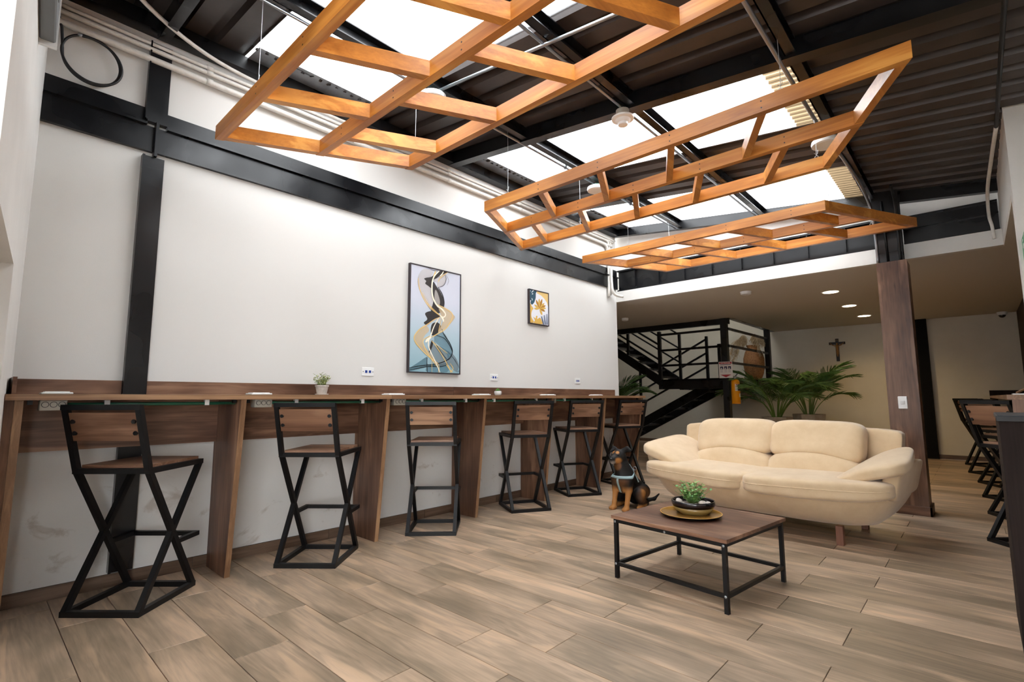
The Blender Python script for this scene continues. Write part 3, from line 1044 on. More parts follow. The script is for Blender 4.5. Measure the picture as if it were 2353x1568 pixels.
# ---- sofa
so = thing('sofa', 'cream suede two seat sofa with rounded arms and wooden legs', 'sofa', (2.42, 5.0, 0), R(-5))
def superbox(hx, hy, hz, n=14, e=0.35, ez=None):
    """rounded cushion: unit cube grid pushed towards a super-ellipsoid"""
    mb = MB()
    g = [-1 + 2 * i / n for i in range(n + 1)]
    key = {}
    def vid(p):
        k = tuple(round(c, 6) for c in p)
        if k not in key:
            key[k] = len(mb.v)
            x, y, z = p
            q = 2 / e
            ln = (abs(x) ** q + abs(y) ** q + abs(z) ** q) ** (1 / q)
            mb.v.append((x / ln * hx, y / ln * hy, z / ln * hz))
        return key[k]
    for ax in range(3):
        for sd in (-1, 1):
            for i in range(n):
                for j in range(n):
                    c = []
                    for a, b_ in ((i, j), (i + 1, j), (i + 1, j + 1), (i, j + 1)):
                        p = [g[a], g[b_]]
                        p.insert(ax, sd)
                        c.append(vid(tuple(p)))
                    mb.f.append(tuple(c if sd > 0 else c[::-1]))
    mb.smooth = True
    return mb
# hull: stacked outlines, wider and fuller towards the seat
hull = MB()
NL = 48
layers = [(0.125, .66, .26, .34), (0.128, .76, .33, .38), (0.150, .84, .385, .40), (0.20, .895, .425, .41), (0.27, .945, .455, .42), (0.34, .985, .475, .425),
          (0.40, 1.005, .47, .43), (0.45, 1.015, .44, .43), (0.475, 1.0, .40, .42), (0.478, .9, .3, .35)]
for z, wx_, yf, yb in layers:
    for k in range(NL):
        a = 2 * math.pi * k / NL
        cx_, sy_ = math.cos(a), math.sin(a)
        ex_ = 2 / 5.0
        x = wx_ * math.copysign(abs(cx_) ** ex_, cx_)
        yy = math.copysign(abs(sy_) ** ex_, sy_)
        if yy < 0:
            bul = 0.115 * (1 - (x / wx_) ** 2) * min(1, (z - 0.09) / 0.2)
            y = yy * (yf + bul)
        else:
            y = yy * yb
        hull.v.append((x, y, z))
for i in range(len(layers) - 1):
    for k in range(NL):
        k2 = (k + 1) % NL
        hull.f.append((i * NL + k, i * NL + k2, (i + 1) * NL + k2, (i + 1) * NL + k))
hull.f.append(tuple(reversed(range(NL))))
hull.f.append(tuple((len(layers) - 1) * NL + k for k in range(NL)))
hull.build('base', M['sofa'], so, True)
# back shell: a stiff padded panel that shows beyond the cushions
bs = superbox(0.93, 0.075, 0.25, 20, 0.10)
bs.xf(lambda x, y, z: (x * (1 + 0.018 * (z / 0.25)), y + 0.345 + 0.055 * (z / 0.25) - 0.05 * abs(x / .93) ** 3, z + 0.592 - 0.018 * (x / .93) ** 2))
bs.build('back_shell', M['sofa'], so, True)
for s_ in (-1, 1):
    a = superbox(0.062, 0.40, 0.13, 14, 0.24)
    a.xf(lambda x, y, z: (s_ * (0.962 + x + 0.03 * (z / .13)), y + 0.02, z + 0.475))
    a.build('arm_side', M['sofa'], so, True)
    # armrest pad: droops from the outer edge down to the seat
    p = superbox(0.225, 0.37, 0.062, 18, 0.46)
    def arm(x, y, z):
        u = x / 0.225                      # -1 inner, +1 outer
        v = y / 0.37                       # -1 front
        wide = 1.0 - 0.16 * v
        xx = 0.835 + x * wide
        zz = z * (1.0 - 0.30 * max(0, -u)) + 0.572 + 0.088 * u + 0.040 * v - 0.028 * u * u
        yy = y - 0.075 - 0.05 * (1 - u) * 0.5
        return (s_ * xx, yy, zz)
    p.xf(arm)
    p.build('armrest', M['sofa'], so, True)
    # seat cushion: plump pad with a rounded front roll
    p = superbox(0.487, 0.30, 0.080, 22, 0.34)
    def seat(x, y, z):
        u = (x + 0.487) / 0.974            # 0 inner .. 1 outer
        v = y / 0.30
        xx = -0.022 + u * 1.018
        bul = 0.13 * (1 - u ** 2.2)
        yy = -0.225 + y - (bul + 0.015) * max(0, -v) ** 1.2
        edge = 1.0 - 0.18 * u ** 5
        zz = 0.402 + z * edge + (0.010 * math.sin(math.pi * u) if z > 0 else 0) + 0.03 * u ** 3
        return (s_ * xx, yy, zz)
    p.xf(seat)
    cu_ = p.build('seat_cushion', M['sofa'], so, True)
    seam = []
    for i_ in range(27):
        xx_ = -0.46 + 0.93 * i_ / 26
        seam.append(seat(xx_, -0.3005 * (1 - abs(xx_ / 0.487) ** 5.9) ** (1 / 5.9), 0.004))
    MB().tube(seam, 0.0032, 6).build('piping', M['sofa'], cu_, True)
    # lumbar roll: low dome against the back
    p = superbox(0.372, 0.125, 0.135, 18, 0.55)
    def lum(x, y, z):
        u = x / 0.372
        top = 1 - 0.40 * u * u - 0.08 * u
        zz = 0.49 + (z if z < 0 else z * top * 1.16)
        return (s_ * (0.358 + x), y + 0.045 + 0.05 * (z / 0.135), zz)
    p.xf(lum)
    p.build('lumbar_cushion', M['sofa'], so, True)
    # back cushion, its lower edge arched over the lumbar roll
    p = superbox(0.366, 0.125, 0.170, 20, 0.42)
    def bk(x, y, z):
        u = x / 0.366
        w_ = z / 0.170
        low = max(0, -w_)
        zz = 0.722 + z * (1 - 0.02 * u) + low * (0.062 * (1 - u * u) - 0.05 * max(0, u) ** 2)
        return (s_ * (0.352 + x * (1 + 0.012 * w_)), y * (1 - 0.10 * w_) + 0.160 + 0.060 * w_, zz)
    p.xf(bk)
    p.build('back_cushion', M['sofa'], so, True)
for sx, sy, nm in ((-1, -1, 'leg'), (1, -1, 'leg'), (-1, 1, 'leg'), (1, 1, 'leg')):
    MB().cbox(sx * 0.64 - 0.024, sx * 0.64 + 0.024, sy * 0.30 - 0.11 - 0.024 if sy < 0 else 0.25, (sy * 0.30 - 0.11 + 0.024) if sy < 0 else 0.298, 0, 0.14, 0.002).build(nm, M['sofaleg'], so)

# ================================================================== FIXTURES
# ---- white pipes along the wall top, bending down in the far corner
for i, (z, r, lb) in enumerate(((3.435, 0.014, 'upper thin'), (3.395, 0.016, 'middle'), (3.325, 0.021, 'lower thick'))):
    t = thing('conduit_pipe', lb + ' white painted pipe running along the top of the counter wall', 'pipe', (0, 0, 0), 0, 'white pipes on the wall top')
    off = 0.028 + 0.004 * i
    ye = 6.33 - 0.05 * i
    pts = [(off, 0.2, z), (off, 1.6, z - 0.004), (off, ye - 0.25, z), (off, ye - 0.12, z), (off, ye - 0.04, z - 0.02), (off, ye, z - 0.10), (off, ye + 0.01, z - 0.25), (off, ye + 0.01, 2.62 - 0.03 * i)]
    m = MB().tube(smooth_path(pts, 5), r, 10)
    m.build('pipe', M['pipe'], t, True)
    for y in (1.0, 2.1, 3.2, 4.3, 5.3):
        MB().tube([(off, y - 0.02, z), (off, y + 0.02, z)], r + 0.0035, 10).build('saddle', M['pipe'], t, True)
t = thing('conduit_pipe', 'fat white pipe crossing from the roof edge to the end wall corner', 'pipe', (0, 0, 0))
MB().tube(smooth_path([(0.75, 0.28, 3.50), (0.4, 0.5, 3.475), (0.12, 0.95, 3.47), (0.05, 1.5, 3.46), (0.05, 2.3, 3.46)], 6), 0.013, 10).build('pipe', M['pipe'], t, True)
t = thing('conduit_elbow', 'bent white pipe curling under the far end of the wall beam', 'pipe', (0, 0, 0))
MB().tube(smooth_path([(0.07, 6.25, 2.98), (0.075, 6.25, 2.78), (0.08, 6.27, 2.64), (0.10, 6.34, 2.585), (0.16, 6.42, 2.57)], 6), 0.021, 10).build('pipe', M['pipe'], t, True)

# ---- conduits under the roof
def conduit(label, pts, r, mat='conduit', clips=()):
    t = thing('roof_conduit', label, 'conduit', (0, 0, 0))
    MB().tube(pts, r, 8).build('tube', M[mat], t, True)
    for c in clips:
        MB().box(c[0] - .014, c[0] + .014, c[1] - .014, c[1] + .014, c[2] - .014, c[2] + .02).build('clamp', M[mat], t)
    return t
for x, lb in ((1.0, 'first'), (2.06, 'second')):
    conduit('shiny steel conduit along the %s roof purlin from the counter wall' % lb, [(x, -1, RP(x) - .012), (x, 6.4, RP(x) - .012)], 0.011, 'conduit', [(x, yy, RP(x) - .012) for yy in (1.7, 3.9, 5.2)])
conduit('shiny steel conduit crossing below the nearer dark roof bay', [(1.02, 2.20, RP(1.02) - .03), (3.1, 2.28, RP(3.1) - .03)], 0.011)
conduit('steel conduit bowing down along the purlin to the column', smooth_path([(3.13, -1, RP(3.13) - .014), (3.13, 4.0, RP(3.13) - .014), (3.165, 4.9, RP(3.15) - .016), (3.19, 5.6, RP(3.19) - .03), (3.20, 6.1, RP(3.2) - .10), (3.21, 6.24, RP(3.2) - .3), (3.215, 6.25, 2.45)], 6), 0.014)
conduit('black conduit dropping beside the steel column stub', smooth_path([(3.40, 5.9, RP(3.4) - .0), (3.40, 6.15, 3.05), (3.40, 6.235, 2.8), (3.40, 6.24, 2.45)], 6), 0.012, 'stoolblack')
conduit('thin conduit on the front of the steel column stub', [(3.285, 6.245, 3.1), (3.30, 6.245, 2.45)], 0.011, 'stoolblack')
conduit('black conduit running under the roof towards the right counter', [(4.11, -0.5, RP(4.11) - .01), (4.11, 4.9, RP(4.11) - .01)], 0.012, 'stoolblack')
conduit('white flexible conduit hanging in the corner by the right wall', smooth_path([(4.11, 4.9, RP(4.11) - .01), (4.09, 5.5, 3.01), (4.07, 6.1, 2.95), (4.07, 6.40, 2.80), (4.085, 6.46, 2.70), (4.09, 6.47, 2.58)], 5), 0.013, 'pipe')

# ---- lamps and detectors under the roof
def disc_lamp(x, y, label):
    z = RP(x) - 0.024
    t = thing('ceiling_lamp', label, 'lamp', (x, y, z), 0, 'round disc lamps under the roof purlins')
    MB().lathe([(0.03, 0.0), (0.035, -0.02), (0.035, -0.035)][::-1], 16).build('canopy', M['green'], t, True)
    MB().lathe([(0.088, -0.078), (0.099, -0.072), (0.102, -0.055), (0.098, -0.038), (0.05, -0.035)], 32).build('housing', M['whiteplastic'], t, angle=40)
    MB().lathe([(0.086, -0.0795), (0.087, -0.0781)], 32).build('diffuser', plain('frosted_diffuser', '#e9e4da', 0.5), t)
disc_lamp(1.03, 4.42, 'round white disc lamp over the middle frame on the first purlin')
disc_lamp(1.05, 2.19, 'round white disc lamp seen through the frame by the end wall')
disc_lamp(3.14, 4.42, 'round white disc lamp on the purlin leading to the column')
t = thing('smoke_detector', 'white smoke detector with stepped nose under the roof', 'detector', (2.05, 3.21, RP(2.05) - 0.022))
MB().lathe([(0.045, -0.055), (0.05, -0.03), (0.05, 0.0)], 20).build('junction_box', M['beigeplastic'], t, angle=40)
MB().lathe([(0.03, -0.122), (0.036, -0.118), (0.038, -0.10), (0.052, -0.092), (0.058, -0.078), (0.082, -0.072), (0.084, -0.06), (0.05, -0.055)], 28).build('head', M['whiteplastic'], t, angle=40)
t = thing('smoke_detector', 'round white smoke detector on the low ceiling above the sofa', 'detector', (1.66, 7.07, ZC))
MB().lathe([(0.05, -0.042), (0.065, -0.036), (0.072, -0.012), (0.075, 0.0)], 28).build('body', M['whiteplastic'], t, angle=40)
t = thing('smoke_detector', 'small white detector on the low ceiling by the wall end', 'detector', (-0.70, 7.96, ZC))
MB().lathe([(0.04, -0.05), (0.055, -0.04), (0.06, 0.0)], 24).build('body', M['whiteplastic'], t, angle=40)
t = thing('security_camera', 'white dome security camera under the low ceiling by the back wall', 'camera', (4.27, YB - 0.12, ZC))
MB().lathe([(0.06, -0.05), (0.068, -0.02), (0.068, 0.0)], 24).build('base', M['whiteplastic'], t, angle=40)
MB().sphere((0, 0, -0.05), 0.048, 16, 10).build('dome', plain('smoked_dome', '#0c0c0d', 0.15), t, True)

# ---- warm downlights in the low ceiling
warm = N('warm_led_panel')
warm.b.inputs['Emission Color'].default_value = (1.0, 0.80, 0.52, 1)
warm.b.inputs['Emission Strength'].default_value = 14.0
DL = [(2.50, 7.87), (2.49, 9.28), (2.50, 10.63)]
DLN = ['nearest to the walnut clad column', 'between the two others in the row', 'closest to the back wall']
def downlight(x, y, label):
    t = thing('downlight', label, 'lamp', (x, y, ZC), 0, 'recessed downlights in the low ceiling')
    MB().lathe([(0.092, -0.004), (0.108, -0.006), (0.112, 0.0)], 32).build('trim_ring', M['whiteplastic'], t, angle=40)
    MB().lathe([(0.09, -0.0055), (0.091, -0.0045)], 32).build('led_panel', warm.m, t)
    ld = bpy.data.lights.new('downlight_lamp', 'SPOT')
    ld.energy = 42.0
    ld.color = (1.0, 0.72, 0.36)
    ld.spot_size = R(150)
    ld.spot_blend = 0.8
    ld.shadow_soft_size = 0.09
    lo = bpy.data.objects.new('downlight_lamp', ld)
    COL.objects.link(lo)
    lo.parent = t
    lo.location = (0, 0, -0.03)
for (x, y), n in zip(DL, DLN):
    downlight(x, y, 'round warm downlight in the low ceiling, ' + n)

# ---- end wall: electrical pull box; cable coil on the white wall
t = thing('electrical_box', 'grey plastic electrical box with round knockouts on the end wall', 'electrical box', (1.08, EY(1.08) + .001, 2.70), R(-4.6))
MB().cbox(-0.18, 0.18, 0.0, 0.055, 0.0, 0.30, 0.006).build('housing', M['greyplastic'], t)
MB().tube([(0.05, 0.055, 0.10), (0.05, 0.058, 0.10)], 0.03, 18).build('knockout', plain('knockout_grey', '#7d8082', 0.5), t)
MB().tube([(0.05, 0.055, 0.20), (0.05, 0.058, 0.20)], 0.03, 18).build('knockout', bpy.data.materials['knockout_grey'], t)
MB().box(-0.19, -0.17, 0.0, 0.06, -0.02, 0.34).build('cover_edge', M['whiteplastic'], t)
t = thing('cable_coil', 'loose black cable coiled in a ring on the white wall', 'cable', (0.02, 0.37, 3.16))
pts = []
for i in range(61):
    a = R(150) + i / 60 * 2 * math.pi * 1.9
    rr = 0.142 + 0.006 * math.sin(a * 1.5 + i * .05)
    pts.append((0.006 + 0.012 * (i / 60), rr * math.cos(a), rr * math.sin(a)))
pts = [(0.03, -0.19, 0.34), (0.025, -0.175, 0.22), (0.02, -0.15, 0.13)] + pts[3:]
MB().tube(smooth_path(pts, 2), 0.0075, 8).build('cable', M['cable'], t, True)
MB().tube([pts[-1], (pts[-1][0], pts[-1][1] - 0.02, pts[-1][2] + .004)], 0.009, 8).build('plug', M['conduit'], t, True)

# ---- wall sockets
socket_blue = plain('blue_network_port', '#1d3d8a', 0.4)
SOCK = [(2.35, 1.328, 'beside the large abstract painting'), (3.90, 1.322, 'between the two pictures'), (5.46, 1.319, 'at the stair end')]
for y, z, n in SOCK:
    t = thing('wall_socket', 'white wall plate with two small blue network ports, ' + n, 'socket', (0, y, z), 0, 'white wall plates above the counter')
    MB().cbox(0, 0.008, -0.06, 0.06, -0.037, 0.037, 0.003).build('plate', M['whiteplastic'], t)
    for s_ in (-1, 1):
        MB().box(0.008, 0.0105, s_ * 0.018 - .010, s_ * 0.018 + .010, -0.010, 0.012).build('port', socket_blue, t)
        MB().tube([(0.008, s_ * 0.047, 0), (0.0095, s_ * 0.047, 0)], 0.004, 8).build('screw', M['cable'], t)

# ---- green exit sign on the right wall
t = thing('exit_sign', 'green running man exit sign projecting from the white return wall', 'sign', (4.172, 4.72, 2.10))
MB().cbox(-0.006, 0, -0.14, 0.14, -0.075, 0.075, 0.002).build('plate', plain('exit_green', '#2f8f62', 0.4), t)
wm = M['whiteplastic']
m = MB()
for ya, za, yb_, zb_ in ((0.02, 0.02, 0.0, -0.02), (0.0, -0.02, 0.03, -0.055), (0.0, -0.02, -0.045, -0.045), (0.02, 0.02, 0.06, 0.0), (0.02, 0.02, -0.03, 0.0), (-0.09, -0.06, -0.09, 0.05), (-0.09, 0.05, -0.125, 0.05)):
    m.bar((-0.0075, ya, za), (-0.0075, yb_, zb_), 0.014, 0.002, (1, 0, 0))
m.sphere((-0.0075, 0.03, 0.045), 0.012, 10, 6, (.2, 1, 1))
m.build('pictogram', wm, t)

# ================================================================== STAIR
st = thing('staircase', 'black steel staircase with landing and bar railings by the back wall', 'staircase', (0, 0, 0))
K = M['black']
ZL = 1.45
LX0, LX1, LY0, LY1 = -0.74, 0.66, 9.28, 11.85
m = MB()
m.box(LX0, LX1, LY0, LY0 + 0.05, 1.26, ZL)
m.box(LX1 - 0.05, LX1, LY0, LY1, 1.26, ZL)
m.box(LX0, LX0 + 0.05, 10.25, LY1, 1.26, ZL)
m.box(LX0, LX1, LY0, LY1, ZL - 0.03, ZL - 0.01)
m.build('landing', K, st)
for i in range(3):
    MB().box(LX0 + 0.05, LX1 - 0.05, LY0 + 0.6 + 0.6 * i, LY0 + 0.65 + 0.6 * i, 1.32, 1.42).build('joist', K, st)
# upper flight climbs to the left, at the front
def flight(y0, y1, xa, za, xb, zb, n, name):
    for y in (y0, y1):
        MB().prism([(xa, za - 0.20), (xa, za), (xb, zb), (xb, zb - 0.20)], 1, y - 0.02, y + 0.02).build('stringer', K, st)
    for i in range(n):
        f = (i + 0.5) / n
        x, z = xa + (xb - xa) * f, za + (zb - za) * f - 0.10
        MB().box(x - 0.10, x + 0.10, y0 + 0.021, y1 - 0.021, z - 0.018, z + 0.018).build('tread', K, st)
flight(9.32, 10.20, LX0, 1.53, -2.75, 2.85, 8, 'upper')
flight(10.36, 11.25, LX0 + 0.55, 1.42, -2.75, 0.10, 7, 'lower')
# posts
for x, y, z0, z1, w_ in ((0.59, 9.20, 0.0, ZC - 0.005, 0.105),):
    MB().box(x - w_ / 2, x + w_ / 2, y - w_ / 2, y + w_ / 2, z0, z1).build('post', K, st)
MB().box(0.62, 0.72, 11.4, 11.5, ZL, ZC).build('post', K, st)
MB().box(LX0, LX0 + 0.06, 9.26, 9.32, 1.26, 2.40).build('post', K, st)
MB().box(-0.22, -0.17, 10.34, 10.39, 1.3, 2.36).build('post', K, st)
MB().box(-0.03, 0.03, 10.50, 10.56, ZL, 2.20).build('post', K, st)
MB().box(-1.45, -1.40, 9.30, 9.34, 1.98, 2.75).build('post', K, st)
MB().box(LX0, LX0 + 0.05, 10.20, 10.25, 1.26, 2.45).build('post', K, st)
MB().box(-1.75, -1.70, 10.34, 10.38, 0.6, 1.75).build('post', K, st)
# railings
def rail(p, q, w_=0.04):
    MB().bar(p, q, w_, w_).build('rail', K, st)
for z in (1.72, 2.02, 2.33):
    rail((LX0 + 0.03, 9.29, z), (0.59, 9.22, z))
    rail((0.64, 9.22, z), (0.67, 11.45, z))
    rail((LX0 + .03, 10.26, z), (0.05, 10.26, z)) if z < 1.0 else None
for dz in (0.30, 0.60, 0.90):
    rail((LX0 + 0.03, 9.31, 1.53 + dz), (-2.75, 9.31, 2.85 + dz), 0.035)
    rail((LX0 + 0.55, 10.36, 1.45 + dz * .95), (-2.75, 10.36, 0.15 + dz * .95), 0.035)
    rail((LX0 + 0.03, 10.22, 1.53 + dz), (-2.75, 10.22, 2.85 + dz), 0.03)
m = MB()
m.box(-1.9, 0.66, 9.205, 9.30, ZC - 0.10, 2.75)
m.build('trimmer_beam', K, st)
MB().box(0.62, 0.719, 9.30, 11.85, ZC - 0.005, 2.75).build('trimmer_beam', K, st)
MB().box(-4.4, -1.9, 9.205, 9.30, ZC - 0.10, 2.75).build('trimmer_beam', K, st)

# ---- extinguisher sign and extinguisher on the stair post
def text_mesh(body, size, name):
    cu = bpy.data.curves.new(name, 'FONT')
    cu.body = body
    cu.size = size
    cu.align_x = 'CENTER'
    cu.align_y = 'CENTER'
    cu.fill_mode = 'FRONT'
    cu.resolution_u = 3
    tmp = bpy.data.objects.new(name, cu)
    me = bpy.data.meshes.new_from_object(tmp)
    bpy.data.objects.remove(tmp)
    me.materials.clear()
    return me
def put_text(body, size, mat, parent, loc, rot):
    me = text_mesh(body, size, 'lettering')
    o = obj('lettering', me, mat, parent, loc)
    o.rotation_euler = rot
    return o
red = plain('sign_red', '#a3232c', 0.45)
navy = plain('sign_navy', '#27264a', 0.45)
signw = plain('sign_white', '#d8d2cc', 0.5)
t = thing('extinguisher_sign', 'white and red fire extinguisher sign on the black stair post', 'sign', (0.605, 9.138, 1.585))
MB().cbox(-0.118, 0.118, -0.004, 0.0, -0.145, 0.145, 0.001).build('plate', signw, t)
MB().box(-0.108, 0.108, -0.0055, -0.0041, 0.105, 0.137).build('header', red, t)
put_text('EXTINTOR', 0.034, signw, t, (0, -0.0065, 0.121), (R(90), 0, 0))
MB().box(-0.095, 0.095, -0.0052, -0.0041, 0.086, 0.096).build('text_line', navy, t)
for k in (-1, 0, 1):
    MB().box(k * 0.068 - 0.025, k * 0.068 + 0.025, -0.0055, -0.0041, 0.010, 0.062).build('pictogram', navy, t)
    MB().prism([(k * 0.068 - 0.018, 0.016), (k * 0.068 + 0.012, 0.016), (k * 0.068 - 0.004, 0.046)], 1, -0.0065, -0.0056).build('pictogram', signw, t)
    for j in range(3):
        MB().box(k * 0.068 - 0.024, k * 0.068 + 0.02, -0.005, -0.0041, -0.012 - 0.014 * j, -0.008 - 0.014 * j).build('text_line', plain('sign_grey', '#8b8590', 0.6) if 'sign_grey' not in bpy.data.materials else bpy.data.materials['sign_grey'], t)
MB().prism([(-0.095, -0.085), (0.095, -0.085), (0.0, -0.132)], 1, -0.0055, -0.0041).build('arrow', red, t)
t = thing('fire_extinguisher', 'yellow fire extinguisher hanging on the black stair post', 'extinguisher', (0.745, 9.17, 0.985))
yel = plain('extinguisher_yellow', '#d98d0c', 0.3)
MB().lathe([(0.066, 0.0), (0.072, 0.006), (0.072, 0.018), (0.070, 0.02), (0.072, 0.022), (0.072, 0.37), (0.066, 0.40), (0.045, 0.422), (0.022, 0.43), (0.02, 0.445)], 28).build('cylinder', yel, t, angle=50)
MB().lathe([(0.02, 0.445), (0.022, 0.46), (0.016, 0.48)], 14).build('valve', M['conduit'], t, angle=50)
h = MB().bar((0, 0, 0.475), (0.055, -0.03, 0.525), 0.022, 0.006)
h.bar((-0.01, 0, 0.465), (0.055, -0.03, 0.468), 0.022, 0.006)
h.build('handle', M['conduit'], t)
MB().tube(smooth_path([(-0.01, 0, 0.46), (-0.05, 0.01, 0.44), (-0.078, 0.0, 0.36), (-0.08, 0.0, 0.15)], 5), 0.008, 8).build('hose', M['cable'], t, True)
def wrap(a0, a1, z0, z1, r, n=8):
    m_ = MB()
    for z in (z0, z1):
        for i in range(n + 1):
            a = R(a0 + (a1 - a0) * i / n)
            m_.v.append((r * math.cos(a), r * math.sin(a), z))
    m_.f = [(i, i + 1, n + 2 + i, n + 1 + i) for i in range(n)]
    m_.smooth = True
    return m_
wrap(-75, 40, 0.225, 0.345, 0.0728).build('label_panel', signw, t)
wrap(-40, 40, 0.23, 0.34, 0.0732).build('label_text', plain('label_maroon', '#4c1518', 0.5), t)
wrap(-65, -45, 0.325, 0.34, 0.0733).build('label_text', red, t)
wrap(-25, 30, 0.12, 0.18, 0.0730).build('label_panel', signw, t)
MB().box(-0.05, 0.05, 0.07, 0.09, 0.25, 0.30).build('bracket', M['stoolblack'], t)
MB().box(-0.16, -0.05, 0.075, 0.09, 0.26, 0.29).build('bracket', M['stoolblack'], t)

# ---- crucifix on the back wall
t = thing('crucifix', 'dark wooden crucifix with small figure on the back wall', 'crucifix', (1.85, YB, 2.04))
blk = plain('ebony', '#0e0b0a', 0.45)
MB().cbox(-0.028, 0.028, -0.022, -0.002, -0.225, 0.232, 0.002).build('upright', blk, t)
MB().cbox(-0.14, 0.14, -0.024, -0.004, 0.115, 0.165, 0.002).build('crossbar', blk, t)
fig = plain('bronze_figure', '#9a6a34', 0.45)
def cap(X, Y, Z, a, b, ra, rb):
    a, b = np.array(a), np.array(b)
    d = b - a
    tt = np.clip(((X - a[0]) * d[0] + (Y - a[1]) * d[1] + (Z - a[2]) * d[2]) / (d @ d), 0, 1)
    r = ra + (rb - ra) * tt
    return np.sqrt((X - a[0] - tt * d[0]) ** 2 + (Y - a[1] - tt * d[1]) ** 2 + (Z - a[2] - tt * d[2]) ** 2) - r
def smin(a, b, k):
    h_ = np.clip(0.5 + 0.5 * (b - a) / k, 0, 1)
    return b + (a - b) * h_ - k * h_ * (1 - h_)
def figf(X, Y, Z):
    y = -0.04
    d = cap(X, Y, Z, (0, y, 0.075), (0, y, 0.02), 0.026, 0.02)
    for a, b, ra, rb in (((0, y, 0.02), (0.004, y, -0.02), .022, .022), ((0.008, y, -0.02), (0.014, y - .012, -0.07), .015, .012), ((0.012, y - .01, -0.07), (0.002, y, -0.125), .011, .008),
                         ((-0.008, y, -0.02), (-0.004, y - .012, -0.07), .015, .012), ((-0.004, y - .01, -0.07), (0.0, y, -0.125), .011, .008),
                         ((0.022, y, 0.085), (0.07, y, 0.10), .010, .008), ((0.07, y, 0.10), (0.118, y + .006, 0.142), .008, .006),
                         ((-0.022, y, 0.085), (-0.07, y, 0.10), .010, .008), ((-0.07, y, 0.10), (-0.118, y + .006, 0.142), .008, .006),
                         ((0, y, 0.08), (0.002, y - .002, 0.105), .010, .010), ((0.004, y - .008, 0.118), (0.006, y - .01, 0.13), .016, .015)):
        d = smin(d, cap(X, Y, Z, a, b, ra, rb), 0.008)
    return d
vv, ff = surface_nets(figf, (-0.135, -0.075, -0.145), (0.135, -0.015, 0.16), 0.004)
me = bpy.data.meshes.new('figure')
me.from_pydata(vv.tolist(), [], ff.tolist())
me.polygons.foreach_set('use_smooth', [True] * len(me.polygons))
obj('figure', me, fig, t)
MB().cbox(-0.026, 0.026, -0.026, -0.0225, 0.185, 0.212, 0.001).build('plaque', plain('pale_plaque', '#5a4a36', 0.6), t)

# ================================================================== PICTURES
def closed_smooth(pts, n=4):
    P = [Vector((*p, 0)) for p in pts]
    out = []
    L = len(P)
    for i in range(L):
        a, b, c, d = P[i - 1], P[i], P[(i + 1) % L], P[(i + 2) % L]
        for k in range(n):
            t_ = k / n
            q = 0.5 * ((2 * b) + (c - a) * t_ + (2 * a - 5 * b + 4 * c - d) * t_ * t_ + (3 * b - a - 3 * c + d) * t_ ** 3)
            out.append((q.x, q.y))
    return out
def clampuv(p):
    return (min(max(p[0], 0.0), 1.0), min(max(p[1], 0.0), 1.0))
def ink(name, col, alpha=1.0):
    if alpha >= 1:
        return plain(name, col, 0.6, spec=0.3)
    k = N(name)
    k.b.inputs['Base Color'].default_value = lin(col)
    k.b.inputs['Roughness'].default_value = 0.6
    k.b.inputs['Alpha'].default_value = alpha
    return k.m
class Art:
    def __init__(s, name, label, yc, zc, w_, h_, quad, bgmat, frame_mat):
        s.w, s.h, s.q, s.n = w_, h_, quad, 0
        s.t = thing(name, label, 'picture', (0, yc, zc))
        fw = 0.011
        f_ = MB()
        f_.cbox(0.001, 0.034, -w_ / 2, -w_ / 2 + fw, -h_ / 2, h_ / 2, 0.001)
        f_.cbox(0.001, 0.034, w_ / 2 - fw, w_ / 2, -h_ / 2, h_ / 2, 0.001)
        f_.cbox(0.001, 0.034, -w_ / 2 + fw, w_ / 2 - fw, h_ / 2 - fw, h_ / 2, 0.001)
        f_.cbox(0.001, 0.034, -w_ / 2 + fw, w_ / 2 - fw, -h_ / 2, -h_ / 2 + fw, 0.001)
        f_.build('frame', frame_mat, s.t)
        s.iw, s.ih = w_ - 2 * fw, h_ - 2 * fw
        MB().box(0.002, 0.028, -s.iw / 2, s.iw / 2, -s.ih / 2, s.ih / 2).build('canvas', bgmat, s.t)
    def uv(s, p):
        (xl, xr), (tl, tr), (bl, br) = s.q
        u = (p[0] - xl) / (xr - xl)
        top, bot = tl + (tr - tl) * u, bl + (br - bl) * u
        return clampuv((u, (p[1] - top) / (bot - top)))
    def pos(s, uv, z):
        return (z, (uv[0] - 0.5) * s.iw, (0.5 - uv[1]) * s.ih)
    def lay(s):
        s.n += 1
        return 0.0282 + 0.00012 * s.n
    def blob(s, pts, mat, smooth=True, n=4):
        z = s.lay()
        q = [s.uv(p) for p in pts]
        q = [clampuv(p) for p in (closed_smooth(q, n) if smooth else q)]
        MB().poly([s.pos(p, z) for p in q], [tuple(range(len(q)))]).build('print_shape', mat, s.t)
    def line(s, pts, w0, mat, w1=None):
        z = s.lay()
        q = smooth_path([(*s.uv(p), 0) for p in pts], 7)
        m_ = MB()
        n = len(q)
        for i, p in enumerate(q):
            d = q[min(i + 1, n - 1)] - q[max(i - 1, 0)]
            d = Vector((d.x * s.iw, d.y * s.ih, 0)).normalized()
            f_ = i / (n - 1)
            ww = (w0 + ((w1 if w1 is not None else w0) - w0) * f_) * (0.35 + 0.65 * math.sin(math.pi * min(max(f_, .04), .96)) ** .5) / 2
            for sg in (-1, 1):
                a = s.pos(clampuv((p.x, p.y)), z)
                y_ = min(max(a[1] - sg * d.y * ww, -s.iw / 2), s.iw / 2)
                z_ = min(max(a[2] - sg * d.x * ww, -s.ih / 2), s.ih / 2)
                m_.v.append((z, y_, z_))
        m_.f = [(2 * i, 2 * i + 1, 2 * i + 3, 2 * i + 2) for i in range(n - 1)]
        m_.build('print_line', mat, s.t)
k = N('smoke_print_background')
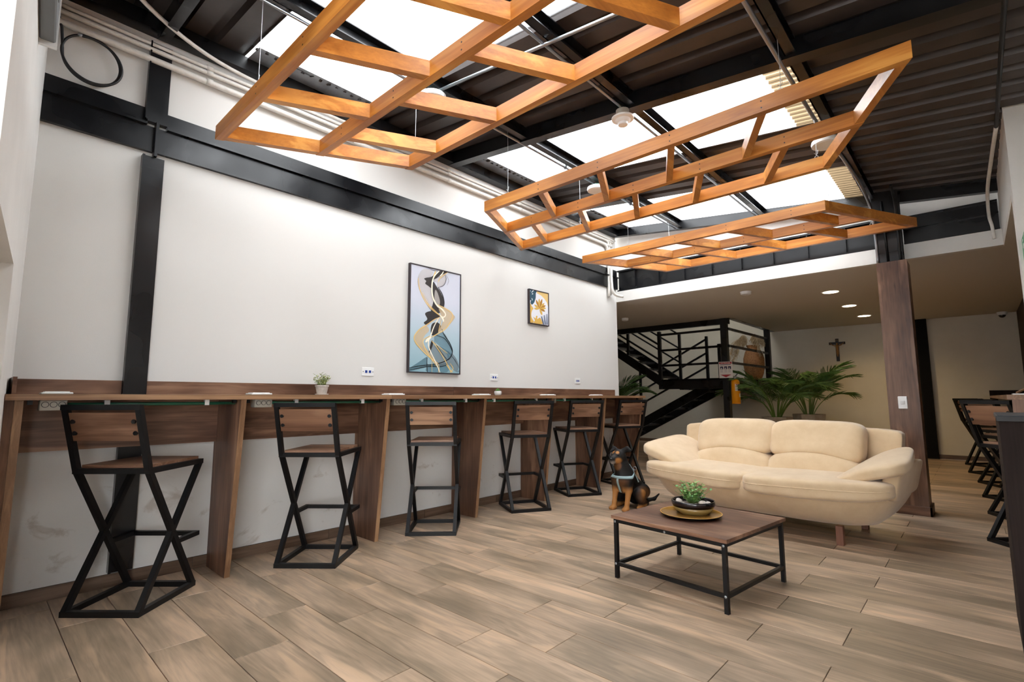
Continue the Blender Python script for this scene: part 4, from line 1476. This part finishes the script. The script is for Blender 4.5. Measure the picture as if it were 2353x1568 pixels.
tc = k.n('ShaderNodeTexCoord')
sp = k.n('ShaderNodeSeparateXYZ')
k.l(tc.outputs['Object'], sp.inputs[0])
mr = k.n('ShaderNodeMapRange')
mr.inputs['From Min'].default_value = -0.5
mr.inputs['From Max'].default_value = 0.5
k.l(sp.outputs['Z'], mr.inputs['Value'])
rp = k.n('ShaderNodeValToRGB')
rp.color_ramp.elements[0].color = lin('#86a9b4')
rp.color_ramp.elements[1].color = lin('#c3c6d3')
rp.color_ramp.elements[1].position = 0.7
e = rp.color_ramp.elements.new(0.35)
e.color = lin('#a9bfca')
k.l(mr.outputs[0], rp.inputs[0])
k.l(rp.outputs[0], k.b.inputs['Base Color'])
k.b.inputs['Roughness'].default_value = 0.6
fr = plain('picture_frame_dark', '#2b2227', 0.5)
A = Art('wall_picture', 'tall abstract painting of black and gold smoke on pale blue', 3.068, 1.853, 0.636, 1.035, ((68, 733), (60, 188), (1500, 1512)), k.m, fr)
veil = ink('veil_beige', '#d6cfca', 0.5)
veil2 = ink('veil_sand', '#dcc39c', 0.62)
smoke = ink('smoke_dark', '#2b2625', 0.93)
smoke2 = ink('smoke_grey', '#77797d', 0.42)
teal = ink('smoke_teal', '#5b8799', 0.5)
teal2 = ink('smoke_teal_deep', '#4a7686', 0.5)
gold = ink('gold_line', '#e0bd77')
cream = ink('cream_line', '#f3ead6')
inkb = ink('ink_line', '#1d2126')
A.blob([(230, 120), (165, 210), (155, 330), (200, 470), (270, 600), (340, 680), (390, 560), (340, 400), (320, 250), (350, 150)], veil)
A.blob([(60, 1465), (180, 1380), (290, 1305), (300, 1400), (440, 1400), (290, 1440), (60, 1505)], teal2)
A.blob([(300, 1430), (440, 1400), (560, 1380), (560, 1500), (300, 1505)], teal)
A.blob([(410, 1150), (560, 1210), (660, 1280), (725, 1400), (690, 1490), (600, 1420), (520, 1330)], smoke2)
A.blob([(395, 1005), (500, 975), (570, 1070), (625, 1190), (615, 1290), (570, 1340), (555, 1260), (470, 1170), (385, 1090)], teal)
A.blob([(340, 1120), (440, 1200), (510, 1310), (570, 1390), (510, 1420), (420, 1400), (340, 1260)], smoke2)
A.blob([(440, 150), (520, 190), (530, 280), (470, 350), (410, 360), (400, 300), (360, 270)], veil)
A.blob([(235, 255), (265, 238), (330, 222), (400, 160), (470, 135), (545, 150), (450, 200), (400, 240), (360, 265), (345, 330), (335, 380), (290, 350), (250, 320), (262, 285)], smoke)
A.blob([(355, 290), (400, 350), (455, 430), (500, 530), (505, 620), (480, 690), (420, 720), (350, 730), (330, 680), (360, 560), (350, 420)], smoke)
A.blob([(385, 400), (420, 450), (450, 560), (430, 640), (395, 600), (375, 500)], veil)
A.blob([(255, 725), (330, 690), (400, 720), (455, 752), (400, 790), (330, 840), (280, 880), (240, 850), (285, 800)], smoke)
A.blob([(350, 860), (420, 840), (470, 890), (465, 940), (400, 1000), (350, 1015), (330, 950)], smoke)
A.blob([(300, 1300), (330, 1130), (350, 1080), (365, 1130), (330, 1230)], smoke)
A.blob([(430, 615), (540, 655), (635, 725), (660, 770), (600, 850), (520, 920), (440, 965), (470, 880), (495, 800), (465, 740)], veil2)
A.blob([(265, 885), (170, 950), (118, 1050), (150, 1150), (250, 1250), (340, 1330), (420, 1395), (330, 1260), (240, 1130), (250, 1030), (310, 950)], veil2)
for pts, w_ in (([(400, 1010), (520, 1055), (605, 1170), (628, 1250), (570, 1330), (430, 1388), (200, 1425), (62, 1455)], .010),
                ([(62, 1485), (290, 1432), (480, 1425), (575, 1395)], .008), ([(480, 925), (510, 1000), (590, 1110), (632, 1220), (600, 1300)], .010),
                ([(370, 1080), (440, 1190), (520, 1290), (560, 1330)], .006), ([(420, 360), (480, 460), (505, 560), (500, 640)], .012),
                ([(500, 160), (530, 240), (500, 330), (430, 365)], .006), ([(290, 1310), (288, 1420), (298, 1505)], .008),
                ([(280, 100), (360, 135), (470, 140)], .004), ([(520, 180), (565, 260), (545, 330)], .003),
                ([(560, 1220), (660, 1330), (735, 1440)], .004), ([(735, 1380), (735, 1470), (690, 1490)], .004)):
    A.line(pts, w_, inkb)
for pts, w_ in (([(160, 250), (178, 390), (245, 545), (335, 660), (455, 752)], .009), ([(215, 440), (300, 600), (400, 700), (460, 750)], .006),
                ([(415, 600), (530, 650), (625, 725), (590, 840), (520, 930), (410, 1000), (330, 1050), (262, 1110)], .010),
                ([(470, 760), (380, 800), (300, 860), (180, 950), (120, 1060), (190, 1180), (310, 1300), (430, 1390), (455, 1500)], .009),
                ([(440, 780), (360, 920), (335, 1010), (240, 1080), (250, 1170), (330, 1310), (430, 1440), (440, 1505)], .008),
                ([(340, 1085), (420, 1180), (520, 1330), (590, 1450), (610, 1505)], .008), ([(350, 1095), (490, 1200), (560, 1250)], .006),
                ([(545, 1400), (600, 1470), (635, 1500)], .010), ([(600, 1380), (640, 1450), (600, 1505)], .008),
                ([(385, 140), (370, 180), (350, 240)], .014), ([(545, 155), (450, 230), (420, 290)], .008), ([(470, 770), (450, 880), (430, 970)], .008), ([(350, 1330), (352, 1505)], .005)):
    A.line(pts, w_, gold)
for pts, w_ in (([(430, 140), (365, 215), (337, 320), (345, 480), (400, 600), (480, 665), (525, 725), (505, 765), (460, 760)], .018),
                ([(430, 780), (370, 900), (330, 1020), (300, 1110), (320, 1210), (400, 1370), (460, 1505)], .013), ([(450, 740), (490, 790), (500, 830)], .02),
                ([(335, 1040), (290, 1075), (265, 1110)], .024), ([(490, 130), (470, 180), (440, 210)], .012)):
    A.line(pts, w_, cream)
B_ = Art('wall_picture', 'small framed print of gold and teal leaves', 4.652, 2.186, 0.372, 0.42, ((190, 838), (185, 292), (1325, 1400)), ink('print_white', '#dadbe2'), fr)
g1, g2, g3 = ink('leaf_gold', '#cda653'), ink('leaf_ochre', '#a8782f'), ink('leaf_pale_gold', '#d9b878')
tl, nv, gy = ink('leaf_teal', '#2c4f60'), ink('leaf_navy', '#3d4b66'), ink('leaf_silver', '#b9c0cc')
B_.blob([(430, 220), (838, 290), (838, 760), (790, 600), (700, 470), (580, 360), (440, 300)], g3, False)
B_.blob([(190, 185), (420, 225), (400, 300), (395, 450), (370, 540), (330, 640), (260, 705), (215, 640), (230, 560), (190, 520)], tl)
B_.blob([(190, 690), (260, 760), (310, 840), (270, 900), (240, 1020), (250, 1150), (320, 1300), (190, 1320)], g1)
B_.blob([(300, 1120), (380, 1170), (400, 1090), (450, 1090), (440, 1190), (540, 1140), (600, 1250), (610, 1360), (320, 1330), (360, 1240)], g1)
for i, (dx, dy, ln, c) in enumerate(((-0.9, 0.05, 200, g1), (-0.85, -0.55, 230, g1), (-0.45, -1, 330, g2), (-0.08, -1, 350, g1), (0.22, -1, 350, g2), (0.62, -0.85, 260, g1), (0.85, -0.55, 240, g2), (1, -0.15, 220, g1), (0.8, 0.35, 200, g2), (0.35, 1, 230, g1))):
    L_ = math.hypot(dx, dy)
    dx, dy = dx / L_, dy / L_
    o_ = (535, 830)
    wv = 38
    B_.blob([o_, (o_[0] + dx * ln * .45 - dy * wv, o_[1] + dy * ln * .45 + dx * wv), (o_[0] + dx * ln * .85 - dy * wv * .7, o_[1] + dy * ln * .85 + dx * wv * .7), (o_[0] + dx * ln, o_[1] + dy * ln),
             (o_[0] + dx * ln * .6 + dy * wv, o_[1] + dy * ln * .6 - dx * wv)], c, True, 3)
for i in range(6):
    x0 = 590 + i * 42
    B_.blob([(x0 - 20 + i * 8, 1090 - i * 22), (x0 + 10 + i * 6, 1090 - i * 22), (690 + i * 28, 1375), (640 + i * 32, 1370)], nv if i % 2 == 0 else gy, False)
for pts in ([(250, 290), (290, 230), (330, 205)], [(260, 340), (300, 320)], [(250, 480), (270, 520), (262, 560)], [(200, 220), (212, 245)]):
    B_.line(pts, .012, ink('leaf_vein', '#cfd8dc') if 'leaf_vein' not in bpy.data.materials else bpy.data.materials['leaf_vein'])

# ================================================================== PLANTS
leafA = mottled('leaf_green', '#3f7a3a', '#86b45c', 30.0, 0.5, 0.0)
leafB = mottled('leaf_dark_green', '#33522c', '#5a7d3e', 20.0, 0.5, 0.0)
leafC = mottled('leaf_yellow_green', '#6f8f3c', '#d3cf8a', 60.0, 0.55, 0.0)
stemg = plain('stem_green', '#5c7a34', 0.5)
soil = plain('dark_soil', '#2a221c', 0.95, bump=0.6, bscale=200)
def leaf(mb, p, d, up, ln, wd, curl=0.15):
    d = d.normalized()
    sd = d.cross(up)
    if sd.length < 1e-4:
        sd = d.orthogonal()
    sd.normalize()
    u = sd.cross(d)
    a = [p, p + d * ln * .35 + sd * wd * .5 - u * ln * curl * .2, p + d * ln * .75 + sd * wd * .38 - u * ln * curl * .6, p + d * ln - u * ln * curl,
         p + d * ln * .75 - sd * wd * .38 - u * ln * curl * .6, p + d * ln * .35 - sd * wd * .5 - u * ln * curl * .2, p + d * ln * .5 - u * ln * (curl * .35 + .04)]
    mb.poly(a, [(0, 1, 6), (1, 2, 6), (2, 3, 6), (3, 4, 6), (4, 5, 6), (5, 0, 6)])
def bushy(t, rnd, base, nst, spread, h0, h1, lsz, mat, step=0.018, wfac=0.7):
    fo, sm = MB(), MB()
    for i in range(nst):
        a = rnd.random() * 2 * math.pi
        rr = spread * math.sqrt(rnd.random())
        h_ = (h0 + (h1 - h0) * rnd.random()) * (1 - 0.35 * (rr / spread))
        top = Vector((math.cos(a) * rr, math.sin(a) * rr, h_))
        p0 = Vector((math.cos(a) * rr * .22, math.sin(a) * rr * .22, 0))
        mid = (p0 + top) / 2 + Vector((0, 0, h_ * .12))
        path = [Vector(base) + q for q in smooth_path([p0, mid, top], 4)]
        sm.tube(path, 0.0012, 4, False)
        n = int(h_ / step) + 2
        for j in range(n):
            f_ = 0.2 + 0.8 * j / (n - 1)
            q = path[min(int(f_ * (len(path) - 1)), len(path) - 1)]
            ang = j * 2.4 + rnd.random()
            d = Vector((math.cos(ang), math.sin(ang), 0.35 + 0.5 * rnd.random()))
            leaf(fo, q, d, Vector((0, 0, 1)), lsz * (0.7 + 0.5 * rnd.random()), lsz * wfac)
    tag(fo.build('foliage', mat, t), kind='stuff')
    tag(sm.build('stems', stemg, t), kind='stuff')
rnd = random.Random(3)
t = thing('potted_plant', 'leafy green and cream plant in small grey pot on the counter', 'potted plant', (0.115, 1.885, ZT1))
clay = mottled('pale_clay', '#b9b0a6', '#cdc5bb', 40.0, 0.7)
MB().lathe([(0.036, 0.010), (0.047, 0.064), (0.051, 0.066), (0.052, 0.078), (0.045, 0.078), (0.043, 0.068)], 28).build('pot', clay, t, angle=40)
MB().lathe([(0.044, 0.0), (0.05, 0.006), (0.05, 0.012), (0.04, 0.012)], 28).build('saucer', clay, t, angle=40)
bushy(t, rnd, (0, 0, 0.066), 26, 0.075, 0.05, 0.125, 0.024, leafC, 0.013, 0.45)
t = thing('succulent_pot', 'tiny green succulent in round white pot on the counter', 'potted plant', (0.13, 3.83, ZT1))
MB().lathe([(0.024, 0.0), (0.036, 0.010), (0.040, 0.03), (0.037, 0.048), (0.031, 0.048), (0.030, 0.04)], 24).build('pot', M['whiteplastic'], t, angle=40)
fo = MB()
for j in range(40):
    a, e_ = j * 2.4, 0.25 + 1.2 * (j / 40)
    leaf(fo, Vector((0, 0, 0.040)), Vector((math.cos(a) * math.cos(e_), math.sin(a) * math.cos(e_), math.sin(e_))), Vector((0, 0, 1)), 0.038, 0.014, 0.0)
tag(fo.build('foliage', leafA, t), kind='stuff')

# plate, bowl and plant on the coffee table
ZTT = ZTB + 0.020
PX, PY = 2.495, 3.115
brass = plain('amber_glaze', '#d6a04a', 0.28, spec=0.6)
t = thing('round_tray', 'round amber plate with black underside on the coffee table', 'plate', (PX, PY, ZTT))
MB().lathe([(0.13, 0.0), (0.17, 0.010), (0.183, 0.020), (0.1835, 0.021)], 48).build('underside', M['cable'], t, True)
MB().lathe([(0.1835, 0.0212), (0.181, 0.0225), (0.165, 0.016), (0.12, 0.0125), (0.02, 0.012)], 48).build('plate', brass, t, True)
t = thing('planter_bowl', 'black and gold bowl with green plant on the amber plate', 'bowl', (PX + 0.012, PY + 0.012, ZTT + 0.0128))
MB().lathe([(0.075, 0.0), (0.088, 0.004), (0.108, 0.022), (0.121, 0.046)], 40).build('bowl_base', plain('gold_glaze', '#8a713f', 0.22, spec=0.7), t, True)
MB().lathe([(0.121, 0.046), (0.128, 0.060), (0.129, 0.075), (0.127, 0.083), (0.123, 0.083), (0.121, 0.075), (0.116, 0.056), (0.11, 0.05)], 40).build('bowl_rim', plain('black_glaze', '#120f12', 0.15, spec=0.7), t, True)
MB().lathe([(0.114, 0.055), (0.02, 0.060)], 32).build('soil', mottled('sand_bed', '#6f6258', '#a39686', 60, 0.9), t, True)
stone = mottled('pale_stone', '#b8aa9d', '#ddd4cb', 50, 0.8)
for i, (x, y, s_) in enumerate(((0.075, -0.035, 0.026), (-0.07, -0.045, 0.022), (0.09, 0.01, 0.018), (-0.09, -0.01, 0.018), (0.05, -0.075, 0.014), (-0.03, -0.08, 0.013), (0.02, -0.09, 0.01), (-0.055, 0.06, .02))):
    MB().sphere((x, y, 0.062 + s_ * .5), s_, 9, 6, (1, .8, .7)).build('stone', stone, t)
bushy(t, rnd, (0, 0, 0.060), 46, 0.118, 0.08, 0.165, 0.022, leafA, 0.016, 0.72)

# palms in concrete planters
conc = mottled('beige_concrete', '#8f8574', '#a2988a', 10.0, 0.8, 0.2)
def palm(label, x, y, r0, r1, h_, seed, nfr, ln0, zt, lean=0, pot=True, leafmat=None):
    rnd = random.Random(seed)
    t = thing('potted_palm', label, 'potted palm', (x, y, 0), rnd.random(), 'areca palms by the stair')
    m_ = MB()
    def ring(r, z):
        return [(r * c, r * s_, z) for c, s_ in ((1, .42), (.42, 1), (-.42, 1), (-1, .42), (-1, -.42), (-.42, -1), (.42, -1), (1, -.42))]
    pts = ring(r0, 0) + ring(r1, h_) + ring(r1 - .03, h_) + ring(r1 - .04, h_ - .06)
    m_.poly(pts, [tuple(range(8))[::-1]] + [(8 * k_ + i, 8 * k_ + (i + 1) % 8, 8 * k_ + 8 + (i + 1) % 8, 8 * k_ + 8 + i) for k_ in range(3) for i in range(8)] + [tuple(range(24, 32))])
    m_.build('planter', conc, t)
    MB().lathe([(r1 * .95, h_ - .07), (0.02, h_ - .05)], 16).build('soil', soil, t)
    for i in range(nfr):
        a = i * 2.39996 + rnd.uniform(-.25, .25)
        el = rnd.uniform(0.45, 1.35)
        L_ = ln0 * rnd.uniform(.75, 1.1)
        d = Vector((math.cos(a), math.sin(a), 0))
        fr_ = MB()
        n = 16
        path, ang = [Vector((0.05 * math.cos(a), 0.05 * math.sin(a), h_ - .06))], R(86) - (1.35 - el) * .35
        for j in range(n):
            ang -= (0.03 + 0.10 * (j / n)) * (1.75 - el * .6)
            path.append(path[-1] + (d * math.cos(ang) + Vector((0, 0, 1)) * math.sin(ang)) * L_ / n)
        fr_.tube(path, [0.009 * (1 - .8 * j / n) for j in range(n + 1)], 5)
        st_ = fr_.build('stem', stemg, t)
        lf = MB()
        for j in range(int(n * 0.40) * 2, n * 2 - 1):
            q = path[j // 2].lerp(path[min(j // 2 + 1, n)], (j % 2) / 2)
            td = (path[min(j // 2 + 1, n)] - path[max(j // 2 - 1, 0)]).normalized()
            sd = td.cross(Vector((0, 0, 1)))
            if sd.length < 1e-3:
                sd = Vector((-d.y, d.x, 0))
            sd.normalize()
            up = sd.cross(td)
            f_ = (j / 2 - n * .36) / (n * .64)
            ll = L_ * 0.33 * (math.sin(math.pi * (0.14 + 0.82 * f_)) ** .7)
            for sg in (-1, 1):
                dd = (td * 0.85 + sd * sg * 0.75 + up * 0.20 + Vector((rnd.uniform(-.08, .08), rnd.uniform(-.08, .08), rnd.uniform(-.1, .05)))).normalized()
                leaf(lf, q, dd, up, ll, 0.0125, 0.30)
        lf.build('frond', leafmat or leafB, t)
    return t
palm('areca palm in beige concrete planter nearest the fire extinguisher', 1.22, 9.78, 0.17, 0.235, 0.755, 11, 19, 1.12, 0)
palm('areca palm in taller concrete planter in front of the back wall', 1.62, 10.25, 0.18, 0.25, 0.80, 23, 20, 1.22, 0)
palm('areca palm under the stair beside the end of the counter wall', -1.72, 9.05, 0.17, 0.22, 0.7, 31, 16, 1.15, 0)

# tall vase with dried pampas on the landing
t = thing('floor_vase', 'tall brown woven vase with dried pampas grass on the stair landing', 'vase', (0.45, 11.22, ZL - 0.01))
rat = N('woven_rattan')
tc = rat.n('ShaderNodeTexCoord')
mp = rat.n('ShaderNodeMapping')
mp.inputs['Scale'].default_value = (1, 1, 1)
vo = rat.n('ShaderNodeTexVoronoi', Scale=42.0)
rat.l(tc.outputs['Object'], vo.inputs['Vector'])
rp = rat.n('ShaderNodeValToRGB')
rp.color_ramp.elements[0].color = lin('#5e3a22')
rp.color_ramp.elements[1].color = lin('#a8764a')
rp.color_ramp.elements[1].position = 0.5
rat.l(vo.outputs['Distance'], rp.inputs[0])
rat.l(rp.outputs[0], rat.b.inputs['Base Color'])
rat.b.inputs['Roughness'].default_value = 0.8
MB().lathe([(0.10, 0.0), (0.13, 0.03), (0.18, 0.16), (0.205, 0.33), (0.20, 0.47), (0.165, 0.60), (0.125, 0.68), (0.115, 0.71), (0.135, 0.745), (0.128, 0.75), (0.10, 0.71), (0.09, 0.66)], 32).build('vase_body', rat.m, t, True)
pam = mottled('dried_pampas', '#b79b74', '#d8c5a3', 30, 0.9, 0.0)
rnd = random.Random(5)
PL_ = [(-2.6, .52, .86, .42), (-2.2, .40, .95, .60), (2.9, .46, .90, .50), (-0.4, .12, .98, .90), (0.5, .20, .95, .84), (1.4, .16, 1.0, .92), (-1.2, .15, .96, .86), (-0.9, .3, .9, .62)]
for a, reach, hi_, end in PL_:
    d = Vector((math.cos(a), math.sin(a), 0))
    path = smooth_path([(0, 0, 0.66), d * reach * .30 + Vector((0, 0, hi_ - .06)), d * reach * .65 + Vector((0, 0, hi_)), d * reach + Vector((0, 0, end))], 7)
    m_ = MB().tube(path, 0.003, 4)
    for j in range(8, len(path)):
        for q_ in range(16):
            dd = Vector((rnd.uniform(-.6, .6), rnd.uniform(-.6, .6), rnd.uniform(-1.8, -.3))) + d * .25
            leaf(m_, path[j], dd, Vector((0, 0, 1)), rnd.uniform(.07, .17), 0.007, 0.3)
    m_.build('pampas_plume', pam, t)

# ================================================================== DOG
dog = thing('dog', 'black and tan dog sitting on the floor wearing a pale blue harness', 'dog', (1.19, 4.62, 0))
CAPS = [
 ((0, -.055, .30), (0, .10, .185), .096, .106), ((0, -.085, .285), (0, -.07, .22), .088, .070),
 ((0, .12, .16), (0, .155, .110), .105, .095),
 ((0, -.055, .345), (-.020, -.085, .465), .086, .064), ((-.004, -.10, .33), (-.02, -.115, .43), .060, .052),
 # head
 ((-.028, -.100, .520), (-.030, -.130, .522), .064, .058), ((-.032, -.150, .506), (-.036, -.216, .488), .044, .031),
 ((-.033, -.150, .478), (-.037, -.208, .466), .030, .021), ((-.004, -.135, .500), (-.014, -.16, .495), .034, .026), ((-.056, -.135, .500), (-.054, -.16, .495), .034, .026),
 ((-.037, -.222, .497), (-.038, -.236, .497), .017, .014),
]
EARS = [((.006, -.090, .566), (.050, -.078, .592), .026, .024), ((.050, -.078, .592), (.092, -.086, .580), .024, .012), ((.036, -.080, .575), (.075, -.086, .575), .020, .016),
        ((-.062, -.092, .566), (-.090, -.094, .590), .026, .022), ((-.090, -.096, .590), (-.110, -.124, .558), .022, .012)]
LEGS_ = []
for sx in (1, -1):
    ox = -.018 if sx < 0 else 0.0
    LEGS_ += [((sx * .060 + ox, -.090, .285), (sx * .064 + ox, -.095, .19), .053, .035), ((sx * .064 + ox, -.095, .19), (sx * .062 + ox, -.128, .065), .032, .0215),
              ((sx * .062 + ox, -.128, .065), (sx * .062 + ox, -.140, .026), .023, .024), ((sx * .062 + ox, -.140, .022), (sx * .064 + ox, -.180, .017), .0235, .019),
              ((sx * .050 + ox, -.150, .018), (sx * .048 + ox, -.186, .014), .017, .014), ((sx * .075 + ox, -.150, .018), (sx * .079 + ox, -.184, .014), .017, .014)]
    LEGS_ += [((sx * .085, .135, .155), (sx * .106, .035, .145), .080, .060), ((sx * .112, .035, .145), (sx * .122, .020, .105), .062, .046), ((sx * .120, .03, .09), (sx * .108, .165, .042), .040, .026),
              ((sx * .108, .165, .036), (sx * .118, .03, .024), .027, .023), ((sx * .118, .03, .022), (sx * .120, -.015, .017), .026, .019)]
TAIL = [((.01, .235, .065), (.055, .290, .040), .032, .022), ((.055, .290, .040), (.115, .330, .055), .022, .017), ((.115, .330, .055), (.155, .360, .105), .017, .008)]
def dogf(X, Y, Z):
    d = None
    for c in CAPS:
        v = cap(X, Y, Z, *c)
        d = v if d is None else smin(d, v, 0.028)
    for c in LEGS_:
        d = smin(d, cap(X, Y, Z, *c), 0.016)
    for c in TAIL:
        d = smin(d, cap(X, Y, Z, *c), 0.016)
    for a, b, ra, rb in EARS:
        yc = (a[1] + b[1]) / 2              # ears are thin flaps
        fl = cap(X, (Y - yc) * 1.9, Z, (a[0], (a[1] - yc) * 1.9, a[2]), (b[0], (b[1] - yc) * 1.9, b[2]), ra, rb) / 1.5
        d = smin(d, fl, 0.008)
    return d
vv, ff = surface_nets(dogf, (-.20, -.27, -.012), (.22, .40, .63), 0.0066)
vv[:, 2] = np.maximum(vv[:, 2], 0.0005)
me = bpy.data.meshes.new('body')
me.from_pydata(vv.tolist(), [], ff.tolist())
me.polygons.foreach_set('use_smooth', [True] * len(me.polygons))
def sdf1(p):
    return float(dogf(np.array([p.x]), np.array([p.y]), np.array([p.z]))[0])
def shoot(o, d, off=0.003):
    d = d.normalized()
    s_ = 0.34
    for _ in range(80):
        v = sdf1(o + d * s_) - off
        if v < 0.0005:
            break
        s_ -= max(v * .9, .0006)
    return o + d * s_
# coat colours in large patches
x, y, z = vv.T
def near(p, r, s_=0.35, sc=(1, 1, 1)):
    d = np.sqrt(((x - p[0]) / sc[0]) ** 2 + ((y - p[1]) / sc[1]) ** 2 + ((z - p[2]) / sc[2]) ** 2)
    return np.clip((r - d) / (r * s_) + .5, 0, 1)
black_, tan_, brown_, grey_ = [np.array(lin(c)[:3]) for c in ('#141110', '#b27a42', '#6b4526', '#b5aca4')]
colr = np.tile(black_, (len(vv), 1))
def paint(c, m_):
    global colr
    colr = colr * (1 - m_[:, None]) + c * m_[:, None]
fl_ = np.clip((.235 - z) / .05, 0, 1) * np.clip((-.045 - y) / .03, 0, 1) * np.clip((np.abs(x + .008) - .018) / .015, 0, 1)
chest = np.clip((-.125 - y) / .03, 0, 1) * np.clip((.315 - z) / .03, 0, 1) * np.clip((z - .16) / .03, 0, 1)
paint(brown_, chest * .75)
paint(brown_, near((-.02, -.165, .43), .045))
paint(brown_, near((0, -.08, .17), .07) * .7)
paint(tan_, fl_)
for sx in (1, -1):
    paint(brown_, near((sx * .16, .06, .13), .085, .5) * .9)
    paint(tan_, near((sx * .178, .02, .165), .042, .7, (1, .7, 1.2)) * .85)
    paint(tan_, np.clip((.05 - z) / .02, 0, 1) * np.clip((.15 - y) / .04, 0, 1) * (y > -.04) * (x * sx > .07))
    paint(tan_, near((-.034 + sx * .036, -.178, .482), .033, .6, (1, 1.25, .8)))
    _b = shoot(Vector((-.032, -.11, .535)), Vector((sx * .42, -1, .42)), 0.0)
    paint(tan_, near(_b, .017, .7))
paint(tan_ * .8, near((-.036, -.19, .475), .03, .7) * .8)
paint(np.array(lin('#4a423d')[:3]), near((-.035, -.19, .518), .022, .8))
paint(grey_, near((-.037, -.222, .470), .027, .7) * .9)
paint(black_ * .5, near((-.038, -.243, .500), .017, .4))
paint(black_, near((.06, -.08, .585), .05) * (z > .572))
at = me.color_attributes.new('coat', 'FLOAT_COLOR', 'POINT')
at.data.foreach_set('color', np.concatenate([colr, np.ones((len(vv), 1))], 1).astype(np.float32).ravel())
k = N('short_dog_fur')
an = k.n('ShaderNodeVertexColor', _layer_name='coat')
tc = k.n('ShaderNodeTexCoord')
no = k.n('ShaderNodeTexNoise', Scale=160.0, Detail=3.0)
k.l(tc.outputs['Object'], no.inputs['Vector'])
mx = k.n('ShaderNodeMix', _data_type='RGBA', _blend_type='MULTIPLY')
mx.inputs[0].default_value = 0.35
k.l(an.outputs['Color'], mx.inputs[6])
k.l(no.outputs['Fac'], mx.inputs[7])
k.l(mx.outputs[2], k.b.inputs['Base Color'])
k.b.inputs['Roughness'].default_value = 0.62
k.b.inputs['Specular IOR Level'].default_value = 0.3
bu = k.n('ShaderNodeBump', Strength=0.3, Distance=0.004)
k.l(no.outputs['Fac'], bu.inputs['Height'])
k.l(bu.outputs['Normal'], k.b.inputs['Normal'])
obj('body', me, k.m, dog)
eye = plain('dog_eye', '#150b06', 0.08)
for sx in (1, -1):
    p = shoot(Vector((-.032, -.11, .527)), Vector((sx * .52, -1, .14)), 0.0)
    MB().sphere(p - Vector((sx * .15, -.28, 0)) * .008, .0098, 14, 10).build('eye', eye, dog, True)
MB().sphere(shoot(Vector((-.037, -.2, .497)), Vector((0, -1, .03)), -.004), .0165, 12, 8, (1.15, .7, .85)).build('nose', plain('dog_nose', '#0a0909', 0.3), dog, True)
# harness straps laid on the coat
def strap(rays, wid, wdir, name='harness_strap', mat=None):
    m_ = MB()
    n = len(rays)
    for o, d in rays:
        for sg in (-1, 1):
            m_.v.append(tuple(shoot(o + wdir * sg * wid / 2, d)))
    for i in range(n - 1):
        m_.f.append((2 * i, 2 * i + 1, 2 * i + 3, 2 * i + 2))
    m_.smooth = True
    ob = m_.build(name, mat, dog)
    md = ob.modifiers.new('thickness', 'SOLIDIFY')
    md.thickness = 0.0035
    md.offset = 1
    return ob
web = plain('pale_blue_webbing', '#92a9ad', 0.8, bump=0.2, bscale=400)
rays = []
for i in range(33):
    a = R(-210 + 240 * i / 32)
    zz = .318 + .05 * max(0, math.sin(a) + .35) - .012 * math.cos(a * 1) * 0
    rays.append((Vector((0, -.05, zz)), Vector((math.cos(a), math.sin(a), 0))))
strap(rays, .026, Vector((0, 0, 1)), 'chest_strap', web)
rays = [(Vector((-.012, -.04, .31 - .125 * i / 8)), Vector((.0, -1, -.25 * i / 8))) for i in range(9)]
strap(rays, .024, Vector((1, 0, 0)), 'breast_strap', web)
rays = []
for i in range(25):
    a = R(-4 + 188 * i / 24)
    rays.append((Vector((0, .030 - .03 * math.sin(a), .265)), Vector((math.cos(a), .0, math.sin(a)))))
strap(rays, .022, Vector((0, 1, 0)), 'girth_strap', web)
MB().tube([(.085 + .017 * math.cos(a), .0, .395 + .017 * math.sin(a)) for a in [i * math.pi / 8 for i in range(17)]], .0035, 6).build('leash_ring', M['conduit'], dog, True)
